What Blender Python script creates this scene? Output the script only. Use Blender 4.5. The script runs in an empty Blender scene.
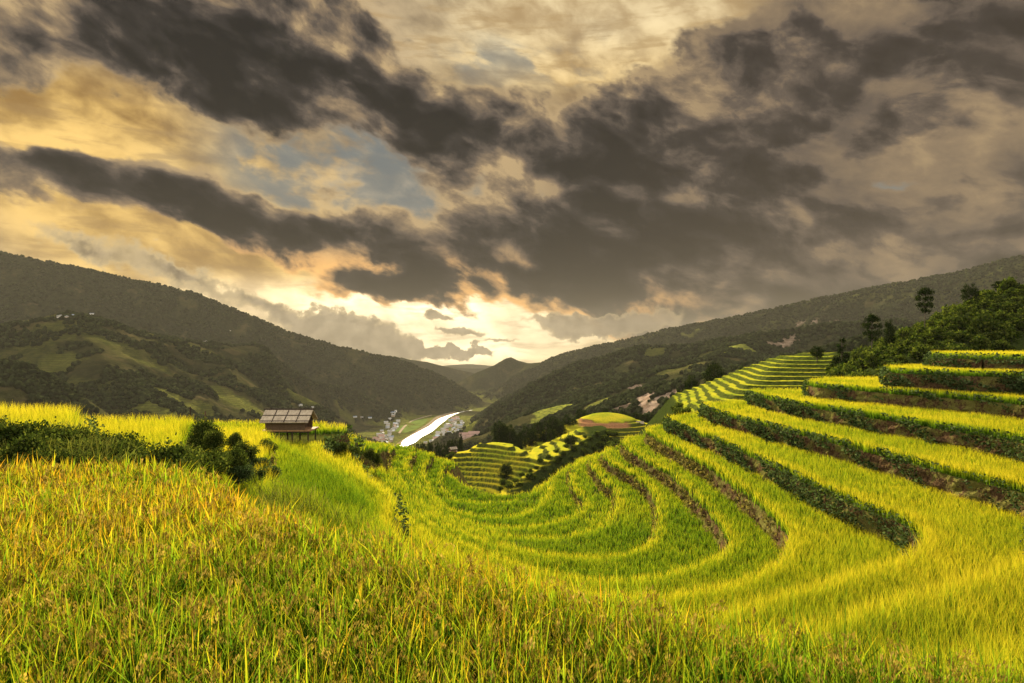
import bpy, math, random
import numpy as np
from mathutils.geometry import tessellate_polygon
from mathutils import Vector

rng = np.random.default_rng(7)
random.seed(7)
S = bpy.context.scene
COL = S.collection
F = 22.0 / 36.0 * 1024.0           # focal length in pixels
U0, V0 = 512.0, 341.5
R = math.radians
SUN_AZ, SUN_EL = R(-13), R(20)     # azimuth from +Y towards +X

# ------------------------------------------------------------------ helpers
def at_drop(u, v, h):
    """world XY of the ray through a traced point, h metres below the eye"""
    Y = h * F / (v - V0)
    return ((u - U0) / F * Y, Y)

def at_dist(u, v, Y):
    return ((u - U0) / F * Y, Y, (V0 - v) / F * Y)

def tag(o, label=None, cat=None, group=None, kind=None):
    if label: o['label'] = label
    if cat: o['category'] = cat
    if group: o['group'] = group
    if kind: o['kind'] = kind
    return o

def obj(name, me, mat=None, parent=None, loc=(0, 0, 0)):
    o = bpy.data.objects.new(name, me)
    COL.objects.link(o)
    o.location = loc
    if mat is not None:
        for m in (mat if isinstance(mat, (list, tuple)) else [mat]):
            me.materials.append(m)
    if parent: o.parent = parent
    return o

def empty(name, loc, rz=0.0):
    o = bpy.data.objects.new(name, None)
    COL.objects.link(o)
    o.location = loc
    o.rotation_euler = (0, 0, rz)
    o.empty_display_size = 0.2
    return o

def mesh(name, V, faces, smooth=False, attr=None, mats=None):
    """V (n,3); faces: list of int arrays (m,3) or (m,4); attr: dict name -> (n,4)"""
    V = np.asarray(V, dtype=np.float32)
    if isinstance(faces, np.ndarray): faces = [faces]
    faces = [np.asarray(f, dtype=np.int32) for f in faces if len(f)]
    me = bpy.data.meshes.new(name)
    nl = sum(f.size for f in faces); nf = sum(len(f) for f in faces)
    me.vertices.add(len(V)); me.vertices.foreach_set('co', V.ravel())
    me.loops.add(nl); me.polygons.add(nf)
    me.loops.foreach_set('vertex_index', np.concatenate([f.ravel() for f in faces]))
    cnt = np.concatenate([np.full(len(f), f.shape[1], dtype=np.int32) for f in faces])
    st = np.zeros(nf, dtype=np.int32); st[1:] = np.cumsum(cnt)[:-1]
    me.polygons.foreach_set('loop_start', st)
    if mats is not None: me.polygons.foreach_set('material_index', np.asarray(mats, dtype=np.int32))
    me.polygons.foreach_set('use_smooth', np.full(nf, bool(smooth)))
    me.update(calc_edges=True)
    for k, a in (attr or {}).items():
        at = me.attributes.new(k, 'FLOAT_COLOR', 'POINT')
        at.data.foreach_set('color', np.asarray(a, dtype=np.float32).ravel())
    me.validate()
    return me

def join(parts):
    """parts: list of (V, F) with equal face width"""
    Vs, Fs, n = [], [], 0
    for V, Fc in parts:
        Vs.append(np.asarray(V, float)); Fs.append(np.asarray(Fc) + n); n += len(V)
    return np.concatenate(Vs), np.concatenate(Fs)

def box(c, s, rot=None):
    x, y, z = [a / 2 for a in s]
    V = np.array([(-x,-y,-z),(x,-y,-z),(x,y,-z),(-x,y,-z),(-x,-y,z),(x,-y,z),(x,y,z),(-x,y,z)], float)
    if rot is not None: V = V @ np.asarray(rot).T
    return V + np.array(c), np.array([(0,3,2,1),(4,5,6,7),(0,1,5,4),(1,2,6,5),(2,3,7,6),(3,0,4,7)])

def rotx(a): c, s = math.cos(a), math.sin(a); return np.array([(1,0,0),(0,c,-s),(0,s,c)])
def roty(a): c, s = math.cos(a), math.sin(a); return np.array([(c,0,s),(0,1,0),(-s,0,c)])

def tube(pts, rad, n=7):
    pts = np.asarray(pts, float); V = []; Fc = []
    for i, p in enumerate(pts):
        d = pts[min(i+1, len(pts)-1)] - pts[max(i-1, 0)]; d /= np.linalg.norm(d) + 1e-9
        a = np.cross(d, (0.3, 1, 0.1) if abs(d[1]) < .9 else (1, 0, 0)); a /= np.linalg.norm(a); b = np.cross(d, a)
        for k in range(n):
            t = 2*math.pi*k/n
            V.append(p + rad[i]*(math.cos(t)*a + math.sin(t)*b))
    for i in range(len(pts)-1):
        for k in range(n):
            Fc.append((i*n+k, i*n+(k+1)%n, (i+1)*n+(k+1)%n, (i+1)*n+k))
    return np.array(V), np.array(Fc)

# numpy value noise
def _h(ix, iy, seed):
    n = (ix.astype(np.int64)*374761393 + iy.astype(np.int64)*668265263 + seed*1442695041) & 0xffffffff
    n = ((n ^ (n >> 13)) * 1274126177) & 0xffffffff
    return ((n ^ (n >> 16)) & 0xffff) / 65535.0
def vnoise(x, y, seed=0):
    ix, iy = np.floor(x), np.floor(y); fx, fy = x-ix, y-iy
    fx = fx*fx*fx*(fx*(fx*6-15)+10); fy = fy*fy*fy*(fy*(fy*6-15)+10)
    a, b = _h(ix, iy, seed), _h(ix+1, iy, seed); c, d = _h(ix, iy+1, seed), _h(ix+1, iy+1, seed)
    return (a*(1-fx)+b*fx)*(1-fy) + (c*(1-fx)+d*fx)*fy
def fbm(x, y, o=4, seed=0, ridged=False):
    s = 0; a = .5; t = 0
    for i in range(o):
        c, q = math.cos(i*1.3), math.sin(i*1.3)
        n = vnoise((x*c - y*q)*2**i, (x*q + y*c)*2**i, seed+i*17)
        if ridged: n = 1-abs(2*n-1)
        s = s + a*n; t += a; a *= .5
    return s/t
def sstep(a, b, x):
    t = np.clip((x-a)/(b-a), 0, 1); return t*t*(3-2*t)

def inside(P, x, y):
    P = np.asarray(P); r = np.zeros(len(x), bool)
    x2, y2 = np.roll(P[:,0], -1), np.roll(P[:,1], -1)
    for (a, b, c, d) in zip(P[:,0], P[:,1], x2, y2):
        if b == d: continue
        m = ((b > y) != (d > y))
        if m.any():
            r[m] ^= x[m] < (c-a)*(y[m]-b)/(d-b)+a
    return r

def catmull(P, step):
    P = np.asarray(P, float); out = []
    Q = np.vstack([2*P[0]-P[1], P, 2*P[-1]-P[-2]])
    for i in range(1, len(Q)-2):
        p0, p1, p2, p3 = Q[i-1:i+3]
        d1 = max(np.linalg.norm(p1-p0), 1e-3)**.5; d2 = max(np.linalg.norm(p2-p1), 1e-3)**.5; d3 = max(np.linalg.norm(p3-p2), 1e-3)**.5
        n = max(2, int(np.linalg.norm(p2-p1)/step)); t = np.linspace(0, 1, n, endpoint=False)[:, None]*d2 + d1
        t0, t1, t2, t3 = 0, d1, d1+d2, d1+d2+d3
        A1 = (t1-t)/(t1-t0)*p0 + (t-t0)/(t1-t0)*p1; A2 = (t2-t)/(t2-t1)*p1 + (t-t1)/(t2-t1)*p2; A3 = (t3-t)/(t3-t2)*p2 + (t-t2)/(t3-t2)*p3
        B1 = (t2-t)/(t2-t0)*A1 + (t-t0)/(t2-t0)*A2; B2 = (t3-t)/(t3-t1)*A2 + (t-t1)/(t3-t1)*A3
        out.append((t2-t)/(t2-t1)*B1 + (t-t1)/(t2-t1)*B2)
    out.append(P[-1:])
    return np.vstack(out)

# ------------------------------------------------------------------ node helper
class N:
    def __init__(s, tree): s.t = tree; s.L = tree.links
    def new(s, ty, **kw):
        n = s.t.nodes.new(ty)
        for k, v in kw.items(): setattr(n, k, v)
        return n
    def put(s, sock, v):
        if hasattr(v, 'is_output') or isinstance(v, bpy.types.NodeSocket): s.L.new(v, sock)
        elif v is not None:
            if sock.type == 'RGBA' and len(v) == 3: v = (*v, 1)
            sock.default_value = v
    def m(s, op, a, b=None, c=None, clamp=False):
        n = s.new('ShaderNodeMath', operation=op, use_clamp=clamp)
        for i, v in enumerate((a, b, c)):
            if v is not None: s.put(n.inputs[i], v)
        return n.outputs[0]
    def vm(s, op, a, b=None, c=None):
        n = s.new('ShaderNodeVectorMath', operation=op)
        for i, v in enumerate((a, b, c)):
            if v is not None: s.put(n.inputs[i], v)
        return n.outputs['Value'] if op in ('LENGTH', 'DOT_PRODUCT', 'DISTANCE') else n.outputs[0]
    def scale(s, a, f):
        n = s.new('ShaderNodeVectorMath', operation='SCALE'); s.put(n.inputs[0], a); s.put(n.inputs['Scale'], f); return n.outputs[0]
    def mix(s, f, a, b, mode='MIX'):
        n = s.new('ShaderNodeMix', data_type='RGBA', blend_type=mode)
        s.put(n.inputs[0], f); s.put(n.inputs[6], a); s.put(n.inputs[7], b); return n.outputs[2]
    def noise(s, vec, scale, detail=4, rough=.55, dist=0.0, out=0, w=None):
        n = s.new('ShaderNodeTexNoise'); n.inputs['Scale'].default_value = scale
        n.inputs['Detail'].default_value = detail; n.inputs['Roughness'].default_value = rough; n.inputs['Distortion'].default_value = dist
        if vec is not None: s.put(n.inputs['Vector'], vec)
        return n.outputs[out]
    def ramp(s, f, pts, interp='LINEAR'):
        n = s.new('ShaderNodeValToRGB'); cr = n.color_ramp; cr.interpolation = interp
        while len(cr.elements) < len(pts): cr.elements.new(0.5)
        for e, (p, c) in zip(cr.elements, pts):
            e.position = p; e.color = (c, c, c, 1) if not hasattr(c, '__len__') else (*c, 1)
        s.put(n.inputs[0], f); return n.outputs[0]
    def mr(s, v, a, b, c=0.0, d=1.0, smooth=True):
        n = s.new('ShaderNodeMapRange', interpolation_type='SMOOTHSTEP' if smooth else 'LINEAR')
        for i, x in enumerate((v, a, b, c, d)): s.put(n.inputs[i], x)
        return n.outputs[0]
    def attr(s, name):
        n = s.new('ShaderNodeAttribute'); n.attribute_name = name; return n
    def sep(s, v):
        n = s.new('ShaderNodeSeparateXYZ'); s.put(n.inputs[0], v); return n.outputs
    def comb(s, x, y, z=0.0):
        n = s.new('ShaderNodeCombineXYZ')
        for i, a in enumerate((x, y, z)): s.put(n.inputs[i], a)
        return n.outputs[0]

def material(name):
    m = bpy.data.materials.new(name); m.use_nodes = True; m.node_tree.nodes.clear()
    n = N(m.node_tree); out = n.new('ShaderNodeOutputMaterial')
    return m, n, out

def pbr(name, colour, rough=.8, bump=None, noise_scale=6, var=.25, spec=.3):
    m, n, out = material(name)
    co = n.new('ShaderNodeTexCoord').outputs['Object']
    nz = n.noise(co, noise_scale, 6, .6)
    a = tuple(c*(1-var) for c in colour); b = tuple(min(1, c*(1+var)) for c in colour)
    c = n.mix(n.mr(nz, .3, .7), a, b)
    p = n.new('ShaderNodeBsdfPrincipled'); n.put(p.inputs['Base Color'], c)
    p.inputs['Roughness'].default_value = rough; p.inputs['Specular IOR Level'].default_value = spec
    if bump:
        bn = n.new('ShaderNodeBump'); bn.inputs['Strength'].default_value = bump; bn.inputs['Distance'].default_value = .05
        n.put(bn.inputs['Height'], nz); n.L.new(bn.outputs[0], p.inputs['Normal'])
    n.L.new(p.outputs[0], out.inputs[0]); return m

def leafy(name, ramp, trans=.4, rnd_amt=.35, gloss=.04, patch=None):
    """foliage: colour along 'Col'.r, brightness varied by 'Col'.g, ripeness 'Col'.b"""
    m, n, out = material(name)
    at = n.attr('Col'); sp = n.new('ShaderNodeSeparateColor'); n.L.new(at.outputs['Color'], sp.inputs[0])
    t, r, ripe = sp.outputs
    f = n.m('ADD', t, n.m('MULTIPLY', n.m('SUBTRACT', ripe, .5), .9), clamp=True)
    c = n.ramp(f, ramp)
    k = n.m('ADD', n.m('MULTIPLY', n.m('SUBTRACT', r, .5), 2*rnd_amt), 1.0)
    c = n.mix(1.0, c, n.comb(k, k, k), 'MULTIPLY')
    if patch:
        g = n.new('ShaderNodeNewGeometry').outputs['Position']
        c = n.mix(n.m('MULTIPLY', n.mr(n.noise(g, patch[0], 3), .45, .62), patch[2]), c, patch[1])
    d = n.new('ShaderNodeBsdfDiffuse'); n.put(d.inputs[0], c)
    tr = n.new('ShaderNodeBsdfTranslucent'); n.put(tr.inputs[0], n.mix(1.0, c, (1.0, 1.0, .55), 'MULTIPLY'))
    mx = n.new('ShaderNodeMixShader'); mx.inputs[0].default_value = trans
    n.L.new(d.outputs[0], mx.inputs[1]); n.L.new(tr.outputs[0], mx.inputs[2])
    if gloss == 0: n.L.new(mx.outputs[0], out.inputs[0]); return m
    g = n.new('ShaderNodeBsdfGlossy'); g.inputs['Roughness'].default_value = .45; n.put(g.inputs[0], (.9, .9, .8))
    m2 = n.new('ShaderNodeMixShader'); m2.inputs[0].default_value = gloss
    n.L.new(mx.outputs[0], m2.inputs[1]); n.L.new(g.outputs[0], m2.inputs[2])
    n.L.new(m2.outputs[0], out.inputs[0]); return m

# ------------------------------------------------------------------ materials
M = {}
M['rice_near'] = leafy('rice_leaf', [(0, (.010,.032,.004)), (.35, (.055,.130,.009)), (.62, (.20,.28,.014)), (.85, (.42,.33,.018)), (1, (.50,.26,.02))], .5, .42, 0)
M['panicle'] = leafy('rice_grain', [(0, (.11,.080,.015)), (.5, (.28,.195,.036)), (1, (.48,.35,.085))], .25, .4, 0)
M['rice_far'] = leafy('rice_canopy', [(0, (.030,.070,.006)), (.35, (.085,.16,.010)), (.65, (.23,.28,.014)), (.9, (.43,.38,.018)), (1, (.52,.42,.03))], .5, .2, 0)
M['weed'] = leafy('weed_leaf', [(0, (.014,.026,.008)), (.5, (.050,.078,.026)), (1, (.105,.140,.055))], .3, .45, 0)
M['weed_grass'] = leafy('wild_grass', [(0, (.012,.022,.005)), (.5, (.050,.075,.014)), (1, (.17,.17,.035))], .35, .4, 0)
M['dry_grass'] = leafy('dry_grass', [(0, (.05,.05,.012)), (.5, (.13,.11,.03)), (1, (.24,.19,.06))], .35, .4, 0)
M['bush'] = leafy('bush_leaf', [(0, (.012,.022,.005)), (.5, (.043,.064,.013)), (1, (.13,.145,.026))], .3, .5, 0)
M['hill_bush'] = leafy('hill_bush_leaf', [(0, (.012,.025,.005)), (.5, (.046,.070,.011)), (1, (.14,.16,.024))], .3, .45, 0)
M['tree'] = leafy('tree_leaf', [(0, (.006,.012,.004)), (.5, (.016,.027,.008)), (1, (.040,.052,.012))], .25, .4, 0)
M['bark'] = pbr('bark', (.06,.042,.028), .9, .6, 8)
M['wood'] = pbr('weathered_wood', (.10,.062,.035), .85, .4, 12)
M['dark_wood'] = pbr('dark_wood', (.035,.024,.016), .9, .4, 12)
M['plank'] = pbr('pale_plank', (.30,.17,.08), .9, .3, 10)
M['white_wall'] = pbr('white_plaster', (.60,.57,.52), .8, None, 2, .1)
M['pink_wall'] = pbr('pink_plaster', (.70,.50,.44), .8, None, 2, .1)
M['tan_wall'] = pbr('tan_plaster', (.50,.40,.30), .8, None, 2, .1)
M['blue_roof'] = pbr('blue_sheet_roof', (.20,.27,.40), .5, None, 2, .15)
M['red_roof'] = pbr('red_tile_roof', (.36,.22,.18), .7, None, 2, .15)
M['grey_roof'] = pbr('grey_sheet_roof', (.38,.37,.36), .6, None, 2, .15)
M['stone'] = pbr('pale_stone', (.42,.40,.36), .9, .5, 6)

def m_bank():
    m, n, out = material('terrace_bank')
    g = n.new('ShaderNodeNewGeometry'); pos = g.outputs['Position']
    nz = n.noise(pos, .9, 6, .65); n2 = n.noise(pos, 6, 5, .7); n3 = n.noise(pos, 30, 3, .6)
    soil = n.mix(n.mr(n2, .3, .7), (.030,.018,.009), (.130,.078,.040))
    grass = n.mix(n.mr(n3, .3, .7), (.050,.055,.012), (.185,.165,.045))
    c = n.mix(n.mr(n.m('ADD', nz, n.m('MULTIPLY', n.m('SUBTRACT', n2, .5), .5)), .44, .58), soil, grass)
    up = n.sep(g.outputs['Normal'])[2]
    c = n.mix(n.mr(up, .75, .95), c, (.06,.065,.012))
    p = n.new('ShaderNodeBsdfDiffuse'); n.put(p.inputs[0], c)
    b = n.new('ShaderNodeBump'); b.inputs['Strength'].default_value = .5; b.inputs['Distance'].default_value = .08
    n.put(b.inputs['Height'], n.m('ADD', n2, n.m('MULTIPLY', n3, .5))); n.L.new(b.outputs[0], p.inputs['Normal'])
    n.L.new(p.outputs[0], out.inputs[0]); return m
M['bank'] = m_bank()

def m_step(name, top_a, top_b, bank_a, bank_b, sc=1.0):
    """stepped hillside: flat treads carry rice, steep risers carry weeds"""
    m, n, out = material(name)
    g = n.new('ShaderNodeNewGeometry'); pos = g.outputs['Position']
    at = n.attr('Col'); sp = n.new('ShaderNodeSeparateColor'); n.L.new(at.outputs['Color'], sp.inputs[0])
    n1 = n.noise(pos, 2.2*sc, 6, .7); n2 = n.noise(pos, .12*sc, 4, .6)
    top = n.mix(n.mr(n.m('ADD', n.m('MULTIPLY', n1, .5), n.m('MULTIPLY', n2, .5)), .38, .62), top_a, top_b)
    bank = n.mix(n.mr(n1, .35, .65), bank_a, bank_b)
    c = n.mix(sp.outputs[0], bank, top)
    c = n.mix(sp.outputs[1], c, n.mix(n.mr(n1, .3, .7), (.22,.10,.045), (.36,.19,.09)))
    c = n.mix(sp.outputs[2], c, n.mix(n.mr(n1, .3, .7), (.012,.020,.005), (.045,.058,.012)))
    d = n.new('ShaderNodeBsdfDiffuse'); n.put(d.inputs[0], c)
    b = n.new('ShaderNodeBump'); b.inputs['Strength'].default_value = .9; b.inputs['Distance'].default_value = .3
    n.put(b.inputs['Height'], n1); n.L.new(b.outputs[0], d.inputs['Normal'])
    n.L.new(d.outputs[0], out.inputs[0]); return m
M['step'] = m_step('stepped_rice_slope', (.20,.25,.018), (.46,.37,.022), (.028,.042,.008), (.080,.085,.017))

# ------------------------------------------------------------------ near terraces
RICE = .75
# name, canopy drop, traced rim (pixels), world points before, world points after
LV = [
 ('l0', 15.6, [(446,468),(452,472),(459,476),(470,482.5),(486,487.5),(501,490),(517,490),(533,484.5),(552,474),(572,463)], [(-60,96),(-8,84)], [(14,90),(60,95),(120,95)]),
 ('l1', 15.0, [(446,463.5),(442,470),(443,480),(450,491),(459,496),(488,498.5),(517,494),(535,486),(552,474.5)], [(-60,92),(-9.5,83)], [(12,86),(60,92),(120,92)]),
 ('l2', 14.3, [(430,456.5),(425,462),(426,473),(434,488),(445,499.5),(459,507),(488,511.5),(509,511.5),(533,504),(545,493),(549,483),(552,472),(562,465)], [(-60,89),(-11.5,84)], [(12,82),(60,89),(120,89)]),
 ('l3', 13.5, [(414,450.5),(409,456),(408,465),(413,474),(423,483),(433,492),(450,508),(468,516),(498,520.5),(527,520.5),(556,516),(576,507),(582,499),(578,489),(572,479),(570,471),(574,461),(582,456)], [(-60,86),(-14,84)], [(13,79),(60,87),(120,87)]),
 ('l4', 12.6, [(384,451),(392,464),(406,480),(425,497),(459,517),(488,525.5),(517,530),(556,530.5),(586,525),(600,520.5),(608,513),(615,498),(617,488),(604,477),(596,467),(591,459),(592,453),(598,449.5)], [(-60,82),(-15.8,80)], [(16,78),(60,85),(120,85)]),
 ('A', 11.6, [(376,452),(386,469),(406,488),(425,503),(449,519),(478,530.5),(507,538.5),(537,544),(566,548),(596,549.5),(620,547),(640,541),(653,530),(657,519),(658,508),(655,494),(649,482),(634,470),(618,462),(608,455),(603,448),(610,443)], [(-60,78),(-15.5,74)], [(18,76.5),(60,83),(120,83)]),
 ('B', 10.5, [(366,453),(378,471),(400,492),(420,508),(445,524),(480,541),(520,556),(560,565),(600,570.5),(640,569.5),(659,566.5),(685,560),(705,553),(722,545),(728,537),(726,525),(712,506),(696,490),(681,476),(661,463),(642,452),(627,443.5),(623,437),(628,433)], [(-60,72),(-14,66)], [(20,76),(60,81),(120,81)]),
 ('C', 9.3, [(352,452),(369,471),(390,493),(410,512),(440,533),(480,554),(530,573),(600,586),(660,587),(720,577),(750,569),(772,558),(783,548),(788,534),(785,519),(768,502),(750,488),(720,467),(704,457),(688,449),(667,439),(652,431),(647,427),(652,423)], [(-60,66),(-14.5,61)], [(23,75.5),(60,79),(120,79)]),
 ('D', 8.0, [(345,443),(354,456),(366,473),(385,494),(404,513),(432,535),(480,561),(560,591),(640,606),(720,602),(779,584),(818,574),(862,561),(895,553),(915,541),(922,527),(906,511),(853,492),(792,465),(740,443),(716,433),(696,426),(675,418),(669,413)], [(-60,60),(-15,57)], [(25,75),(60,77),(120,77)]),
 ('E', 6.6, [(320,444),(339,456),(367,472),(386,485),(393,493),(390,506),(398,525),(430,552),(500,596),(600,633),(700,637),(800,614),(874,591),(898,584),(934,575),(987,560),(1017,548),(1042,530),(1050,508),(1024,479),(963,465),(906,450),(792,424),(712,405),(704,400)], [(-60,52),(-14.2,52),(-13.6,46)], [(27,73.5),(60,75),(120,75)]),
 ('F', 5.2, [(270,429),(279,436),(294,444),(318,456),(339,468.5),(351,479),(367,492),(375,503),(392,527),(432,571),(500,625),(600,650),(700,656),(800,651),(900,641),(1000,622),(1070,595),(1105,560),(1105,500),(1080,455),(1024,431),(944,419),(868,408),(800,398),(756,390),(750,387)], [(-60,37),(-16,37)], [(33,73),(60,73.5),(120,73.5)]),
 ('G', 3.8, [(196,462),(242,471),(280,473.5),(308,484),(330,494),(367,507),(386,518),(402,541),(440,585),(520,625),(620,635),(800,640),(950,640),(1080,620),(1150,560),(1150,480),(1100,430),(1060,405),(1024,395),(960,390),(906,386.5),(850,382.5),(815,380),(810,377)], [(-60,20),(-20,19)], [(36,71),(60,71.5),(120,71.5)]),
 ('H', 2.1, [(75,404),(82,418),(110,436),(150,455),(195,462),(234,484),(273,501),(324,519),(380,528),(430,541),(480,552),(562,571),(645,585),(700,595),(786,606),(858,614),(940,626),(1024,641),(1150,645),(1250,560),(1200,480),(1150,430),(1100,395),(1050,372),(1024,368.5),(960,367),(893,365),(888,363.5)], [(-60,22.5),(-16,22)], [(40,63),(60,64),(120,64)]),
]
HUT_XY = (-16.4, 46.1)

class Level: pass
levels = []
for nm, h, px, pre, post in LV:
    L = Level(); L.name = nm; L.h = h; L.zc = -h; L.z = -h-RICE
    L.rim = catmull([at_drop(u, v, h) for u, v in px], .22)
    w = np.stack([fbm(L.rim[:,0]*.8, L.rim[:,1]*.8, 3, 5)-.5, fbm(L.rim[:,0]*.8+31, L.rim[:,1]*.8, 3, 6)-.5], 1)
    d = np.linalg.norm(L.rim, axis=1)
    L.rim = L.rim + w*np.clip(d*.0065, .08, .30)[:, None]
    pre3 = catmull(np.vstack([pre, L.rim[:1]]), .6); post3 = catmull(np.vstack([L.rim[-1:], post]), .8)
    L.path = np.vstack([pre3[:-1], L.rim, post3[1:]])
    L.poly = np.vstack([L.path, [(120,-35),(-60,-35)]])
    L.local = False; levels.append(L)
def local(nm, h, poly):
    L = Level(); L.name = nm; L.h = h; L.zc = -h; L.z = -h-RICE
    L.poly = catmull(poly + [poly[0]], .3)[:-1]; L.path = L.poly; L.rim = L.poly; L.local = True; levels.append(L); return L
Ltop = local('I', .8, [(40.3,53.5),(39.6,57),(41,61),(46,63),(60,64),(90,62),(90,48),(70,47),(56,48.5),(48,50)])
Lw1 = local('W1', 2.9, [(-40,25.5),(-22,25.5),(-13.2,25.2),(-11.6,22),(-9.2,17.5),(-7.2,13.6),(-6.5,11),(-9,9.5),(-20,12),(-40,14)])
Lw2 = local('W2', 4.1, [(-40,31),(-22,31),(-12.6,30.6),(-10.6,27),(-8.9,22.5),(-7.4,19),(-7,16),(-9,14),(-20,16),(-40,22)])
levels.sort(key=lambda L: -L.h)

# a dome the ground follows on the lower bowl floor keeps the steps exact, so treads stay level
def top_of(x, y):
    """index of the highest level that covers each point (-1 none)"""
    k = np.full(len(x), -1)
    for i, L in enumerate(levels):
        k[inside(L.poly, x, y)] = i
    return k

LABEL = {'l0':'lowest','l1':'second lowest','l2':'third lowest'}
def signed_area(P): return .5*np.sum(P[:,0]*np.roll(P[:,1],-1)-np.roll(P[:,0],-1)*P[:,1])
for i, L in enumerate(levels):
    P = L.poly
    # tread
    tri = tessellate_polygon([[Vector((p[0], p[1], 0)) for p in P]])
    V = np.column_stack([P, np.full(len(P), L.z)])
    Ft = np.array(tri)
    # make treads face up
    a = V[Ft[:,0]]; b = V[Ft[:,1]]; c = V[Ft[:,2]]
    up = np.cross(b-a, c-a)[:,2]; Ft[up < 0] = Ft[up < 0][:, ::-1]
    # bank: from rim outward and down
    path = L.path if not L.local else np.vstack([L.poly, L.poly[:1]])
    sg = 1 if signed_area(P) > 0 else -1
    tg = np.gradient(path, axis=0)
    for _ in range(4): tg[1:-1] = (tg[:-2]+tg[1:-1]+tg[2:])/3
    nrm = np.column_stack([tg[:,1], -tg[:,0]])*sg; nrm /= np.linalg.norm(nrm, axis=1)[:, None]+1e-9
    L.nrm = nrm; L.pathc = path
    drop = 1.9 if not L.local else 1.8
    if L.name == 'l0': drop = 9
    if L.name == 'H': drop = 2.6
    L.drop = drop
    rows = 9; rv = []
    for r in range(rows):
        t = r/(rows-1)
        off = .04 + (.30 + .12*drop/1.9)*t**.8 + (fbm(path[:,0]*1.6+9*t, path[:,1]*1.6-7*t, 4, 21)-.5)*.42*math.sin(math.pi*min(1, t+.08))
        if L.name == 'l0': off = off + 4.5*t
        rv.append(np.column_stack([path + nrm*off[:, None], np.full(len(path), L.z + .02 - drop*t)]))
    RV = np.concatenate(rv); m_ = len(path); q = []
    for r in range(rows-1):
        idx = np.arange(m_-1) + r*m_
        q.append(np.column_stack([idx, idx+m_, idx+m_+1, idx+1]) if sg > 0 else np.column_stack([idx, idx+1, idx+m_+1, idx+m_]))
    Q = np.concatenate(q) + len(V)
    o = obj('terrace', mesh('terrace', np.vstack([V, RV]), [Ft, Q]), M['bank'])
    tag(o, kind='structure')

# ------------------------------------------------------------------ rice on the terraces
def blades(x, y, z, hgt, wid, lean, nseg, ripe, up_from=0.0, tipcurve=.25):
    """vertical grass blades as ribbons; returns V, quads, tris, attr"""
    n = len(x)
    ang = rng.uniform(0, 2*np.pi, n); la = rng.uniform(0, 2*np.pi, n)
    dx, dy = np.cos(ang), np.sin(ang); lx, ly = np.cos(la), np.sin(la)
    V = np.zeros((n, nseg*2+1, 3)); A = np.ones((n, nseg*2+1, 4)); rr = rng.random(n)
    for s in range(nseg+1):
        t = s/nseg; q = up_from + (1-up_from)*t
        ox = lean*(q*.35 + tipcurve*q**3)*hgt; zz = z + hgt*q*(1 - .12*lean*q*q)
        cx, cy = x + lx*ox, y + ly*ox
        w = wid*(1-t)**.6*.5 if s < nseg else 0
        if s < nseg:
            V[:, 2*s] = np.column_stack([cx-dx*w, cy-dy*w, zz]); V[:, 2*s+1] = np.column_stack([cx+dx*w, cy+dy*w, zz])
            A[:, 2*s, 0] = A[:, 2*s+1, 0] = q
        else:
            V[:, 2*s] = np.column_stack([cx, cy, zz]); A[:, 2*s, 0] = 1
    A[:, :, 1] = rr[:, None]; A[:, :, 2] = ripe[:, None]
    k = nseg*2+1; base = (np.arange(n)*k)[:, None]
    quads = np.concatenate([base + np.array([2*s, 2*s+1, 2*s+3, 2*s+2]) for s in range(nseg-1)]) if nseg > 1 else np.zeros((0,4), int)
    tris = base + np.array([2*nseg-2, 2*nseg-1, 2*nseg])
    return V.reshape(-1, 3), quads, tris, A.reshape(-1, 4)

def dist_path(x, y, P, stride=2):
    P = P[::stride]; d = np.full(len(x), 1e9)
    for c in range(0, len(x), 20000):
        s = slice(c, c+20000)
        d[s] = np.sqrt(((x[s, None]-P[None, :, 0])**2 + (y[s, None]-P[None, :, 1])**2).min(1))
    return d

def ripeness(x, y, L):
    base = {'l0':.34,'l1':.34,'l2':.35,'l3':.36,'l4':.37,'A':.39,'B':.42,'C':.48,'D':.56,'E':.60,'F':.62,'G':.62,'H':.60,'I':.62,'W1':.70,'W2':.76}[L.name]
    r = base + .20*(fbm(x*.12, y*.12, 3, 40)-.5)*2 + .10*(fbm(x*.6, y*.6, 2, 41)-.5)*2
    r = r - .26*sstep(-2, -7, x)*(L.name in 'EDCBA') - .40*sstep(-3, -6, x)*(L.name == 'F') - .22*sstep(0, -4, x)*(L.name == 'G')
    r = r + .22*sstep(20, 33, y)*sstep(-8, -11, x)*(L.name in ('F', 'D', 'E'))
    r = r + .14*sstep(-10, -12, x)*(L.name == 'H')
    return np.clip(r, 0, 1)

BOWL = ('l0','l1','l2','l3','l4','A','B','C','D','E')
ORD = ['lowest','second','third','fourth','fifth','sixth','seventh','eighth','ninth','tenth','eleventh','twelfth','thirteenth']
def in_view(x, y, mar=1.12): return (y > 1.2) & (abs(x) < mar*y + 3.0)

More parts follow.
